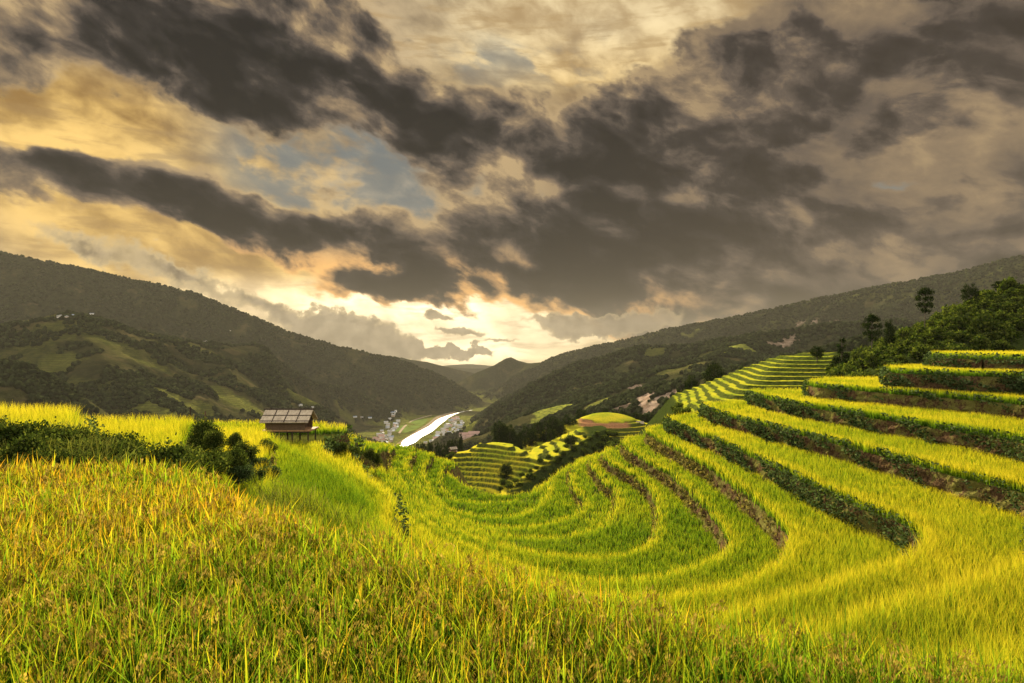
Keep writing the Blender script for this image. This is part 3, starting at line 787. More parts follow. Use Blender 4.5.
def make_bush(name, V, q, A, mat, stems=True):
    root = empty(name, (0, 0, 0))
    obj('foliage', mesh('foliage', V, q, attr={'Col': A}), mat, root)
    P = []
    for k in range(4):
        a = rng.uniform(0, 6.28); P.append(tube([(0.03*math.cos(a), .03*math.sin(a), -.15), (.14*math.cos(a), .14*math.sin(a), .25), (.3*math.cos(a), .3*math.sin(a), .55)], [.035, .025, .01], 5))
    v, f = join(P); obj('stem', mesh('stem', v, f, True), M['bark'], root)
    return root
def dup(root):
    r = root.copy(); COL.objects.link(r)
    for ch in [c for c in bpy.data.objects if c.parent is root]:
        c = ch.copy(); COL.objects.link(c); c.parent = r
    return r
kids = {}
def instance(protos, used, k):
    p = protos[k]
    if k not in used: used.add(k); return p
    r = p.copy(); COL.objects.link(r)
    for ch in p.children:
        c = ch.copy(); COL.objects.link(c); c.parent = r
    return r
def put(o, x, y, z, s, sz=None, rz=None):
    o.location = (x, y, z); o.scale = (s, s, sz or s); o.rotation_euler = (0, 0, rng.uniform(0, 6.28) if rz is None else rz)

# bush strip beside the camera's field
protos = [make_bush('bush', *bush_mesh(8000, .058, 12, 1.0), M['bush']) for _ in range(4)]; used = set()
def gz_near(x, y):
    k = top_of(np.array([x]), np.array([y]))[0]
    return levels[k].z if k >= 0 else -24
NEARB = [(-14,414,13.6),(12,416,13.6),(38,424,13.2),(62,420,14.0),(84,421,15.4),(108,428,15.0),(128,434,14.4),(26,430,12.6),(72,432,13.0),(100,438,13.2),(20,447,11.9),(52,452,11.7),(92,447,12.2),(118,452,12.0),(146,448,12.5),(166,441,14.0),(182,440,15.6),(208,448,16.5),(220,444,17.5),(230,447,18.0),(243,440,21.0),(198,452,15.5),(140,441,13.2),(158,444,13.0),(172,446,13.6),(120,440,14.0),(146,450,12.4),
         (202,416,19.5),(214,426,18.4),(236,431,22.0),(192,442,16.5),(-8,446,12.0),(-25,432,12.8),(150,458,11.9),(266,436,26.0)]
for i, (u, v, Y) in enumerate(NEARB):
    X = (u-U0)/F*Y; zt = (V0-v)/F*Y; zb = gz_near(X, Y); h = min(1.2 if u < 199 else 1.05 if u == 202 else .72, max(.45, zt-zb)); zb = zt-h
    o = instance(protos, used, i % 4); put(o, X, Y, zb, h*rng.uniform(.6, .9), h*rng.uniform(.85, 1.08))
    tag(o, 'low dark green bush in the tangled strip beyond the nearest rice', 'bush', 'bushes edging the nearest field')
    if u == 202: tag(o, 'tallest bush of the strip, rising in front of the yellow rice', 'bush')
# tall grass and ferny weeds growing through the bush strip
gxx = rng.uniform(-17, -2.5, 30000); gyy = rng.uniform(10.8, 20.5, 30000)
cl_ = fbm(gxx*.7, gyy*.7, 3, 77); m = (gyy > 11.0 + .10*(gxx+8)) & (cl_ > .44) & (abs(gxx) < .9*gyy)
gxx, gyy, cl_ = gxx[m], gyy[m], cl_[m]; kk = top_of(gxx, gyy); zz_ = np.array([levels[k].z if k >= 0 else -9 for k in kk]); m = (zz_ > -5) & (gyy < 17.5 - .2*gxx*0); gxx, gyy, zz_, cl_ = gxx[m], gyy[m], zz_[m], cl_[m]
Vg, qg, tg_, Ag = blades(gxx, gyy, zz_, rng.uniform(.5, 1.15, len(gxx))*(.55 + .9*(cl_-.4)), rng.uniform(.02, .045, len(gxx)), np.abs(rng.normal(.6, .4, len(gxx))), 3, rng.uniform(.25, .75, len(gxx)), .1, .45)
tag(obj('undergrowth', mesh('undergrowth', Vg, [qg, tg_], attr={'Col': Ag}), M['weed_grass']), 'tall wild grass growing through the bush strip beyond the nearest rice', 'grass', None, 'stuff')
HUTB = [(330,437,46,'round dark bush beside the stilt hut posts'),(342,440,47,'dark bush touching the small yellow plot right of the hut'),(352,446,47,'small low bush under the small yellow plot'),(370,447,52,'brownish bush at the end of the slope right of the hut'),(377,452,53,'lowest bush at the outer end of the left slope'),(318,440,48,'small bush just right of the hut platform')]
for i, (u, v, Y, lb) in enumerate(HUTB):
    X = (u-U0)/F*Y; zt = (V0-v)/F*Y; zb = gz_near(X, Y); h = .95
    o = instance(protos, used, (i+1) % 4); put(o, X, Y, zt-h, h*.8, h)
    tag(o, lb, 'bush')
wp = [make_bush('bush', *bush_mesh(4200, .075, 11, 1.0), M['weed']) for _ in range(2)]; wused = set()
for i, (u, v, Y) in enumerate([(238,464,17.6),(252,466,18.5),(270,464,21),(248,452,21),(260,456,22)]):
    X = (u-U0)/F*Y; zt = (V0-v)/F*Y
    zb = gz_near(X, Y)
    if zt - zb < .2: zb = zt - .45
    o = instance(wp, wused, i % 2); h = min(.5, max(.3, zt-zb)); put(o, X, Y, zt-h, h*.95, h)
    tag(o, 'low weedy bush on the bank above the bright green terrace', 'bush', 'bushes on the bank above the green terrace')

# bushes on the hill
hp = [make_bush('hillside_bush', *bush_mesh(1500, .17, 10, 1.05), M['hill_bush']) for _ in range(5)]; used = set(); cnt = 0
cand = []
tries = 0
while len(cand) < 250 and tries < 20000:
    tries += 1
    Y = rng.uniform(79, 122); X = rng.uniform(40, 104)
    if X > .86*Y: continue
    if X < .505*Y + 2.5*math.sin(Y*.5): continue
    s = rng.uniform(1.1, 2.3)
    if all((X-a)**2 + (Y-b)**2 > (.62*(s+c))**2 for a, b, c in cand): cand.append((X, Y, s))
for X, Y, s in cand:
    z = float(z_bh(np.array([X]), np.array([Y]))[0])
    o = instance(hp, used, cnt % 5); cnt += 1; put(o, X, Y, z-.1, s, s*rng.uniform(.8, 1.35))
    tag(o, 'dense rounded green bush on the dark hill above the terraces', 'bush', 'bushes covering the hill on the right')
print('hill bushes', len(cand))

# trees -------------------------------------------------------------
def broad_tree(n, leaf, nl, h=1.0, spread=.42, base=.28, conical=False):
    """unit-height tree: trunk, limbs, crown lobes"""
    lobes = []; limbs = []
    P = [tube([(0,0,-.03),(.01,.0,.2),(-.012,.01,.5),(.006,-.005,.82)], [.032,.025,.017,.006], 7)]
    for i in range(nl):
        t = base + (.95-base)*(i+.5)/nl; a = i*2.4 + rng.uniform(-.4, .4)
        w = spread*(math.sin(math.pi*min(1, .18+.82*(t-base)/(1-base)*.95))**.6 if not conical else (1.04-t)*1.15)
        r = w*rng.uniform(.45, .8); s = w*rng.uniform(.42, .62)
        c = (r*math.cos(a), r*math.sin(a), t + rng.uniform(-.03, .05)); lobes.append((*c, s, s, s*.62))
        P.append(tube([(0, 0, max(.12, t-.22)), (c[0]*.5, c[1]*.5, t-.10), (c[0], c[1], t-.01)], [.012, .008, .003], 5))
    V, q, A = crown(lobes, n, leaf, shell=.5)
    return V, q, A, join(P)
def umbrella_pine(n, leaf):
    lobes = []; P = [tube([(0,0,-.03),(.012,0,.3),(-.01,.01,.62),(.0,0,.93)], [.030,.024,.018,.008], 7)]
    for t, w, k in [(.52,.24,4),(.64,.38,7),(.78,.46,9),(.90,.34,7),(.97,.16,3)]:
        for i in range(k):
            a = 6.28*i/k + t*9 + rng.uniform(-.3, .3); r = w*rng.uniform(.45, .95)
            c = (r*math.cos(a), r*math.sin(a), t + rng.uniform(-.02, .03)); s = rng.uniform(.12, .19)
            lobes.append((*c, s, s, s*.34))
            P.append(tube([(0, 0, t-.06), (c[0]*.55, c[1]*.55, t-.02), c], [.010, .007, .003], 5))
    V, q, A = crown(lobes, n, leaf, shell=.6)
    return V, q, A, join(P)
def make_tree(name, data, mat):
    V, q, A, (tv, tf) = data
    root = empty(name, (0, 0, 0))
    obj('crown', mesh('crown', V, q, attr={'Col': A}), mat, root)
    obj('trunk', mesh('trunk', tv, tf, True), M['bark'], root)
    return root
TR = {'pine': [make_tree('pine_tree', umbrella_pine(3200, .038), M['tree']) for _ in range(2)],
      'broad': [make_tree('broadleaf_tree', broad_tree(3600, .040, 13), M['tree']) for _ in range(3)],
      'dense': [make_tree('broadleaf_tree', broad_tree(4200, .042, 20, spread=.46, base=.07), M['tree']) for _ in range(3)],
      'cone': [make_tree('conifer_tree', broad_tree(1800, .055, 14, spread=.34, base=.08, conical=True), M['tree']) for _ in range(2)]}
tused = {k: set() for k in TR}; tcount = {k: 0 for k in TR}
def tree(kind, u, vtop, vbase, Y, wpx, label, group=None, z=None):
    X = (u-U0)/F*Y; zb = (V0-vbase)/F*Y if z is None else z; h = (V0-vtop)/F*Y - zb
    k = tcount[kind] % len(TR[kind]); tcount[kind] += 1
    o = instance(TR[kind], tused[kind], k)
    w0 = {'pine': .95, 'broad': .85, 'dense': .9, 'cone': .72}[kind]
    put(o, X, Y, zb, wpx/F*Y/w0, h); tag(o, label, 'tree', group); return o
def hill_z(u, Y):
    return float(z_bh(np.array([(u-U0)/F*Y]), np.array([Y]))[0]) - .2
for u, vt, Y, w, lb, kd in [(925,285,104,20,'flat-topped pine standing alone on the skyline of the bushy hill','pine'),(970,280,108,18,'round-crowned pine on the hill skyline, middle one of three','broad'),(1001,278,112,22,'broad low pine farthest right on the hill skyline','pine'),
                         (872,312,100,20,'umbrella-shaped pine at the left shoulder of the bushy hill','pine'),(889,316,101,13,'slim small tree behind the umbrella-shaped pine','broad'),(842,330,100,26,'dark cone-shaped tree at the foot of the bushy hill','cone'),(817,346,108,16,'small round tree on top of the stepped green terraces','broad')]:
    Xw = (u-U0)/F*Y; zb = hill_z(u, Y) if u > 835 else (V0-362)/F*Y
    zz_t = (V0-vt)/F*Y; vt2 = vt + (3.5 if u > 835 else 0)
    tree(kd, u, vt2, 0, Y, w*.84, lb, z=zb)
for u, vt, vb, Y, w, lb, kd in [(692,375,402,150,17,'dark shaggy tree left of a pair below the stepped terraces','dense'),(714,362,398,150,22,'tall dark tree, higher one of a pair below the stepped terraces','dense'),(681,388,408,150,12,'short dark tree at the outer edge of the pair below the steps','dense'),(742,366,384,155,10,'faint small tree behind the stepped terraces','dense'),(668,398,418,160,10,'low tree left of the dark pair, near the bare landslide','dense'),
                            (499,420,449,215,17,'large dark tree on the spur crest, left of the crown pair','dense'),(510,424,450,213,15,'large dark tree crowding against the biggest spur tree','dense'),(520,432,451,212,8,'small dark tree in the notch of the spur','dense'),(532,428,447,214,12,'dark tree standing above the right flank of the spur','dense'),
                            (546,417,444,222,16,'tall pointed dark tree behind the right flank of the spur','cone'),(560,420,440,226,14,'dark tree beside the pointed tree on the spur ridge','dense'),(573,418,434,232,12,'ridge tree just left of the bare earth knoll','dense'),(551,428,443,205,10,'round green tree at the top end of the striped flank','dense'),
                            (526,426,448,222,13,'dark tree standing behind the notch of the spur','dense'),(538,421,446,228,16,'broad dark tree behind the shoulder of the spur','dense'),(553,415,442,232,17,'wide dark tree between the pointed tree and the knoll','dense'),(567,414,440,236,15,'dark tree left of the bare knoll, half hidden by others','dense'),(581,409,428,244,14,'dark tree rising behind the left edge of the knoll','dense'),
                            (506,463,480,158,15,'round dark tree in the gully at the foot of the striped spur','dense')]:
    tree(kd, u, vt, vb, Y, w, lb)
for i, u in enumerate(np.linspace(586, 650, 13)):
    tree('dense', u + rng.uniform(-2, 2), rng.uniform(407, 412) + abs(u-610)*.10, 424, rng.uniform(252, 266), rng.uniform(7, 12), 'small dark tree in the row behind the bare knoll', 'trees behind the bare knoll')
for i, u in enumerate(np.linspace(378, 462, 34)):
    vt = np.interp(u, [378, 395, 420, 445, 462], [446, 446, 443, 440, 434]) + rng.uniform(-2.5, 2)
    tree('cone' if i % 3 else 'dense', u + rng.uniform(-1.5, 1.5), vt, vt+rng.uniform(17, 24), rng.uniform(218, 262), rng.uniform(5.5, 9), 'small dark tree in the dense belt between the terraces and the village', 'trees in the belt above the village')
# gully scrub
gp = [make_bush('scrub_bush', *bush_mesh(1300, .16, 9, 1.0), M['hill_bush']) for _ in range(3)]; used = set(); cnt = 0
def scrub_z(x, y):
    z = landq(x, y)[0]
    if -40 < x < 30 and 158 < y < 215: z = max(z, float(z_m1(np.array([x]), np.array([y]))[0]))
    if 4 < x < 64 and 200 < y < 258: z = max(z, float(z_m2(np.array([x]), np.array([y]))[0]))
    return z
gx_, tries = [], 0
while len(gx_) < 80 and tries < 6000:
    tries += 1
    u = rng.uniform(500, 622); v = rng.uniform(432, 492)
    lo = np.interp(u, [506, 530, 555, 578, 595, 622], [487, 474, 457, 443, 440, 440]); hi = np.interp(u, [500, 530, 560, 590, 622], [494, 488, 474, 458, 446])
    if not lo < v < hi: continue
    Yr = np.linspace(100, 235, 136); zr = np.array([scrub_z((u-U0)/F*Y, Y) for Y in Yr[::3]]); zl = (V0-v)/F*Yr[::3]
    m = np.where(zr >= zl)[0]
    if not len(m): continue
    Y = Yr[::3][m[0]]; X = (u-U0)/F*Y; s = rng.uniform(.9, 2.0)
    if any((X-a)**2+(Y-b)**2 < (.75*(s+c))**2 for a, b, c in gx_): continue
    gx_.append((X, Y, s))
    o = instance(gp, used, cnt % 3); cnt += 1; put(o, X, Y, scrub_z(X, Y)-.1, s, s*rng.uniform(.7, 1.15))
    tag(o, 'scrub bush in the shaded gully between the bowl and the spur', 'bush', 'scrub in the gully')
for i in range(26):
    for _ in range(60):
        Y = rng.uniform(82, 108); X = 24.5 + (Y-82)*.15 + rng.uniform(-2.5, 2.2)
        z = float(z_m3(np.array([X]), np.array([Y]))[0])
        if -17 < z < -10.7 and all((X-a)**2+(Y-b)**2 > 1.1 for a, b, c in gx_): break
    else: continue
    s = rng.uniform(.7, 1.3); gx_.append((X, Y, s))
    o = instance(gp, used, cnt % 3); cnt += 1; put(o, X, Y, z-.15, s, s*rng.uniform(.7, 1.1))
    tag(o, 'scrub bush on the outer flank of the small stepped terraces', 'bush', 'scrub below the small stepped terraces')
for u, v in [(432,462),(438,466),(442,458),(447,462),(440,471),(452,452),(448,455),(444,466),(436,457),(428,466)]:
    Y = 178; X = (u-U0)/F*Y; s = rng.uniform(1.0, 1.7); z = (V0-v)/F*Y - s
    o = instance(gp, used, cnt % 3); cnt += 1; put(o, X, Y, z, s, s*1.1)
    tag(o, 'scrub bush on the left end of the striped spur', 'bush', 'scrub at the left end of the spur')
o = tree('broad', 571, 435, 448, 172, 14, 'round bright green tree alone in the gully beside the bowl rim')

# ------------------------------------------------------------------ stilt hut
def part(name, V, Fc, mat, parent): return obj(name, mesh(name, V, Fc), mat, parent)
def hut(x, y, zg, label, L=3.5, D=2.3, eave=1.35, rise=.78, floor=.72, rz=0, detail=True, mats=None):
    root = empty('stilt_hut', (x, y, zg), rz); tag(root, label, 'hut')
    hl, hd = L/2, D/2
    # roof: two thatched slopes with battens, gables open
    sl = math.hypot(hd, rise); ang = math.atan2(rise, hd)
    for sgn in (-1, 1):
        V, q = box((0, 0, 0), (L, sl+.06, .07), rotx(-sgn*ang)); V += np.array([0, sgn*hd/2, eave+rise/2])
        rf = part('roof', V, q, M['thatch'], root)
        bs = []
        for k in range(1, 4):
            b, f = box((0, 0, 0), (.05, sl+.08, .05), rotx(-sgn*ang)); bs.append((b + np.array([-hl + L*k/4, sgn*hd/2, eave+rise/2+.055]), f))
        for t in (.06, .5, .97):
            b, f = box((0, 0, 0), (L+.06, .05, .04), rotx(-sgn*ang)); bs.append((b + np.array([0, sgn*hd*(1-t), eave+rise*t+.06]), f))
        v, f = join(bs); part('batten', v, f, M['dark_wood'], rf)
    part('ridge_pole', *tube([(-hl-.12, 0, eave+rise+.05), (hl+.15, 0, eave+rise+.05)], [.06, .06], 8), M['dark_wood'], root)
    for sx in (-1, 1):
        xg = sx*(hl-.35)
        V = np.array([(xg-.03, -hd*.86, eave-.02), (xg-.03, hd*.86, eave-.02), (xg-.03, 0, eave+rise*.84), (xg+.03, -hd*.86, eave-.02), (xg+.03, hd*.86, eave-.02), (xg+.03, 0, eave+rise*.84)])
        part('gable', V, np.array([(0,1,2),(5,4,3)]), M['dark_wood'], root)
    # walls of the loft between floor and eave
    wl = hl-.32; wd = hd-.28; hw = eave-floor-.06
    for (c, s) in [((0,-wd,floor+hw/2+.05),(2*wl,.05,hw)), ((0,wd,floor+hw/2+.05),(2*wl,.05,hw)), ((-wl,0,floor+hw/2+.05),(.05,2*wd-.06,hw)), ((wl*.72,0,floor+hw/2+.05),(.05,2*wd-.06,hw))]:
        part('wall', *box(c, s), M['wood'], root)
    part('platform', *box((.12, 0, floor), (2*wl+.65, 2*wd+.12, .09)), M['plank'], root)
    for px in (-wl+.05, -wl*.3, wl*.35, wl+.22):
        for py in (-wd+.03, wd-.03):
            top = eave if px < wl else floor-.05
            part('post', *tube([(px, py, -.45), (px, py, top)], [.055, .05], 7), M['dark_wood'], root)
    for s in (-1, 1): part('floor_beam', *tube([(-wl, s*wd, floor-.1), (wl+.35, s*wd, floor-.1)], [.045, .045], 6), M['dark_wood'], root)
    return root
def m_thatch():
    m, n, out = material('bamboo_thatch')
    co = n.new('ShaderNodeTexCoord').outputs['Object']
    s = n.sep(co); v = n.comb(n.m('MULTIPLY', s[0], 14.0), n.m('MULTIPLY', s[1], 1.5), n.m('MULTIPLY', s[2], 1.5))
    n1 = n.noise(v, 2.0, 6, .7); n2 = n.noise(co, 1.2, 4)
    c = n.mix(n.mr(n1, .3, .7), (.22,.17,.115), (.52,.43,.31)); c = n.mix(n.m('MULTIPLY', n.mr(n2, .5, .75), .55), c, (.16,.12,.08))
    p = n.new('ShaderNodeBsdfPrincipled'); n.put(p.inputs['Base Color'], c); p.inputs['Roughness'].default_value = .7
    b = n.new('ShaderNodeBump'); b.inputs['Strength'].default_value = .7; b.inputs['Distance'].default_value = .03
    n.put(b.inputs['Height'], n1); n.L.new(b.outputs[0], p.inputs['Normal']); n.L.new(p.outputs[0], out.inputs[0]); return m
M['thatch'] = m_thatch()
zE = [L for L in levels if L.name == 'E'][0].z + .18
hut(HUT_XY[0], HUT_XY[1], zE, 'wooden stilt hut with pale panelled roof standing beyond the bright green terrace')
hut((507-U0)/F*204, 204, (V0-452.5)/F*204, 'small brown hut in the notch of the striped spur, under the dark trees', 2.6, 2.0, 1.5, .7, .6, .3)
hut((640-U0)/F*232, 232, (V0-428)/F*232, 'small dark hut at the right end of the bare earth knoll', 2.8, 2.0, 1.7, .8, .7, -.2)
hut((453-U0)/F*184, 184, (V0-453)/F*184, 'tiny brown hut among scrub at the left end of the spur', 2.2, 1.8, 1.2, .6, .5, .5)
# stakes in the yellow field
for u, vt, vb, lb in [(190,407,418,'dark wooden stake standing at the far end of the yellow field'),(205,411,419,'shorter pale stake right of the dark stake')]:
    Y = 25.5; X = (u-U0)/F*Y
    o = obj('stake', mesh('stake', *tube([(0, 0, 0), (.02, 0, .6), (.0, .02, (vb-vt)/F*Y+.9)], [.04, .035, .025], 7), True), M['dark_wood'] if u < 200 else M['wood'], None, (X, Y, (V0-vb)/F*Y-.9)); tag(o, lb, 'stake')
# ------------------------------------------------------------------ river and village
RL = [(396,451),(401,445),(403,441.5),(410,437),(421,431),(430,426),(436,421),(442,418),(456,413.5),(464,411.5),(472,410.4)]
RR = [(405,451),(408,446),(415,443),(421,438),(432,432),(440,425),(446,420.5),(448.5,418.2),(458,413.7),(465.5,411.6),(472.6,410.5)]
def on_floor(u, v):
    Y = 200/((v-V0)/F)
    for _ in range(6): Y = -float(floor_z(0, Y))/((v-V0)/F)
    return np.array([(u-U0)/F*Y, Y])
a = catmull([on_floor(*p) for p in RL], 12); b = catmull([on_floor(*p) for p in RR], 12)
k = 90; ta = np.linspace(0, len(a)-1, k).astype(int); tb = np.linspace(0, len(b)-1, k).astype(int); a, b = a[ta], b[tb]
V = np.vstack([np.column_stack([a, floor_z(a[:,0], a[:,1])+1.2]), np.column_stack([b, floor_z(b[:,0], b[:,1])+1.2])])
i = np.arange(k-1); Q = np.column_stack([i, i+k, i+k+1, i+1])
def m_river():
    m, n, out = material('river_water')
    g = n.new('ShaderNodeNewGeometry').outputs['Position']
    p = n.new('ShaderNodeBsdfPrincipled'); n.put(p.inputs['Base Color'], n.mix(n.mr(n.noise(g, .03, 4), .4, .6), (.20,.19,.16), (.34,.33,.28)))
    p.inputs['Roughness'].default_value = .5; p.inputs['Specular IOR Level'].default_value = .3
    b_ = n.new('ShaderNodeBump'); b_.inputs['Strength'].default_value = .25; b_.inputs['Distance'].default_value = .6
    n.put(b_.inputs['Height'], n.noise(g, .35, 4)); n.L.new(b_.outputs[0], p.inputs['Normal'])
    n.L.new(p.outputs[0], out.inputs[0]); return m
tag(obj('river', mesh('river', V, Q, True), m_river()), kind='structure')
# gravel shore and a road beside it
def strip(name, A_, B_, dz, mat):
    A_, B_ = catmull([on_floor(*p) for p in A_], 12), catmull([on_floor(*p) for p in B_], 12); kk = 60
    A_, B_ = A_[np.linspace(0, len(A_)-1, kk).astype(int)], B_[np.linspace(0, len(B_)-1, kk).astype(int)]
    V = np.vstack([np.column_stack([A_, floor_z(A_[:,0], A_[:,1])+dz]), np.column_stack([B_, floor_z(B_[:,0], B_[:,1])+dz])]); i = np.arange(kk-1)
    return tag(obj(name, mesh(name, V, np.column_stack([i, i+kk, i+kk+1, i+1]), True), mat), kind='structure')
M['gravel'] = pbr('river_gravel', (.20,.155,.10), .95, None, .08, .25, 0); M['road'] = pbr('dusty_road', (.28,.22,.15), .95, None, .08, .25, 0)
M['paddy'] = pbr('valley_paddy', (.10,.135,.03), .95, None, .05, .25, 0)
strip('shore', [(391,451),(397,444),(406,437.5),(418,430),(428,423.5),(438,416),(455,411.5)], [(397,451),(402,445),(411,437.2),(422,430.8),(431,425.5),(440,418.5),(457,413.2)], .5, M['gravel'])
strip('road', [(398,433),(404,426),(411,421),(420,418),(432,415)], [(400,433.6),(406,426.5),(412,421.6),(421,418.5),(432,415.5)], .6, M['road'])
strip('field', [(394,431),(399,427),(405,423),(413,420),(424,418.5)], [(404,433.5),(411,431),(418,428),(424,424),(428,420)], .35, M['paddy'])
strip('field', [(430,438),(436,433),(440,429),(446,424)], [(434,438),(441,433),(446,428),(450,423)], .3, M['paddy'])

def make_house(wm, rm, w=11, d=8, h=6, rise=2.6):
    root = empty('village_house', (0, 0, 0))
    part('wall', *box((0, 0, h/2), (w, d, h)), M[wm], root)
    V = np.array([(-w/2-.5,-d/2-.6,h-.1),(w/2+.5,-d/2-.6,h-.1),(w/2+.5,d/2+.6,h-.1),(-w/2-.5,d/2+.6,h-.1),(-w/2-.5,0,h+rise),(w/2+.5,0,h+rise)])
    part('roof', V, np.array([(0,1,5,4),(2,3,4,5),(0,3,2,1),(0,4,3,3),(1,2,5,5)]) if False else np.array([(0,1,5),(0,5,4),(2,3,4),(2,4,5),(0,4,3),(1,2,5),(0,3,2),(0,2,1)]), M[rm], root)
    return root
HP = [('white_wall','grey_roof','white-walled village house with a grey sheet roof'),('white_wall','blue_roof','white-walled village house with a blue sheet roof'),('tan_wall','grey_roof','tan-walled village house with a grey sheet roof'),
      ('pink_wall','red_roof','pinkish village house with a reddish roof'),('white_wall','red_roof','white-walled village house with a reddish roof')]
hps = [make_house(a_, b_, *dims) for (a_, b_, _), dims in zip(HP, [(12,9,6,2.2),(16,9,5,2.0),(11,8,6,2.4),(14,10,8,2.6),(11,9,7,2.6)])]; used = set(); placed = []
def inpoly(P, u, v): return inside(np.array(P), np.array([u]), np.array([v]))[0]
ZONES = [([(430,446),(424,444),(436,436),(444,428),(450,421),(458,418),(464,424),(460,432),(452,440),(446,446)], 62, 'on the right bank of the river', 'houses on the right bank'),
         ([(372,449),(372,440),(382,430),(388,422),(396,419),(400,424),(394,432),(396,440),(392,450)], 40, 'on the left bank of the river', 'houses on the left bank')]
for Z, num, where, grp in ZONES:
    c = 0; tries = 0; P = np.array(Z)
    while c < num and tries < 4000:
        tries += 1
        u = rng.uniform(P[:,0].min(), P[:,0].max()); v = rng.uniform(P[:,1].min(), P[:,1].max())
        if not inpoly(Z, u, v): continue
        x, y = on_floor(u, v)
        if any(math.hypot(x-a_, y-b_) < 13 for a_, b_ in placed): continue
        placed.append((x, y)); c += 1
        kx = int(rng.choice(5, p=[.42, .26, .16, .08, .08])); o = instance(hps, used, kx)
        zg = float(max(floor_z(x, y), landq(x, y)[0]))
        o.location = (x, y, zg-.3); o.rotation_euler = (0, 0, rng.choice([.5, -.3, 1.2, .2]) + rng.uniform(-.15, .15)); s = rng.uniform(.5, .85); o.scale = (s, s, s)
        tag(o, HP[kx][2] + ' ' + where, 'house', grp + ', ' + HP[kx][2].split(' with ')[0].split()[0] + ' with ' + HP[kx][2].split(' with ')[1])
for (u, v, s, rz, lb) in [(464,439,1.05,.3,'pinkish village house left of the large pale-fronted one'),(474,439,1.25,.1,'large pinkish house with a peaked roof nearest the spur crest'),(469,440,.8,.2,'low pink house between the two large village houses')]:
    p = hit(u, v, 1020); o = instance(hps, used, 3)
    o.location = (p[0], p[1], p[2]-.4); o.rotation_euler = (0, 0, rz); o.scale = (s, s, s); tag(o, lb, 'house')
LH = [(92,316),(60,318),(66,319),(70,317),(230,332),(205,343),(300,407),(312,410),(355,418),(362,418.5),(370,419)]
for u, v in LH:
    p = hit(u, v, 300); kx = int(rng.integers(0, 3)); o = instance(hps, used, kx); o.location = (p[0], p[1], p[2]-.3); o.rotation_euler = (0, 0, rng.uniform(-.5, .5)); o.scale = (.55, .55, .55)
    tag(o, 'lone ' + HP[kx][2].replace('village house', 'hamlet house') + ' high on the left slopes', 'house', 'hamlet houses with ' + HP[kx][2].split(' with ')[1] + ' and ' + HP[kx][0].split('_')[0] + ' walls on the left slopes')
# any prototype never placed goes away
for lst in (hps,):
    for k_, p_ in enumerate(lst):
        if k_ not in used:
            for c_ in p_.children: bpy.data.objects.remove(c_)
            bpy.data.objects.remove(p_)

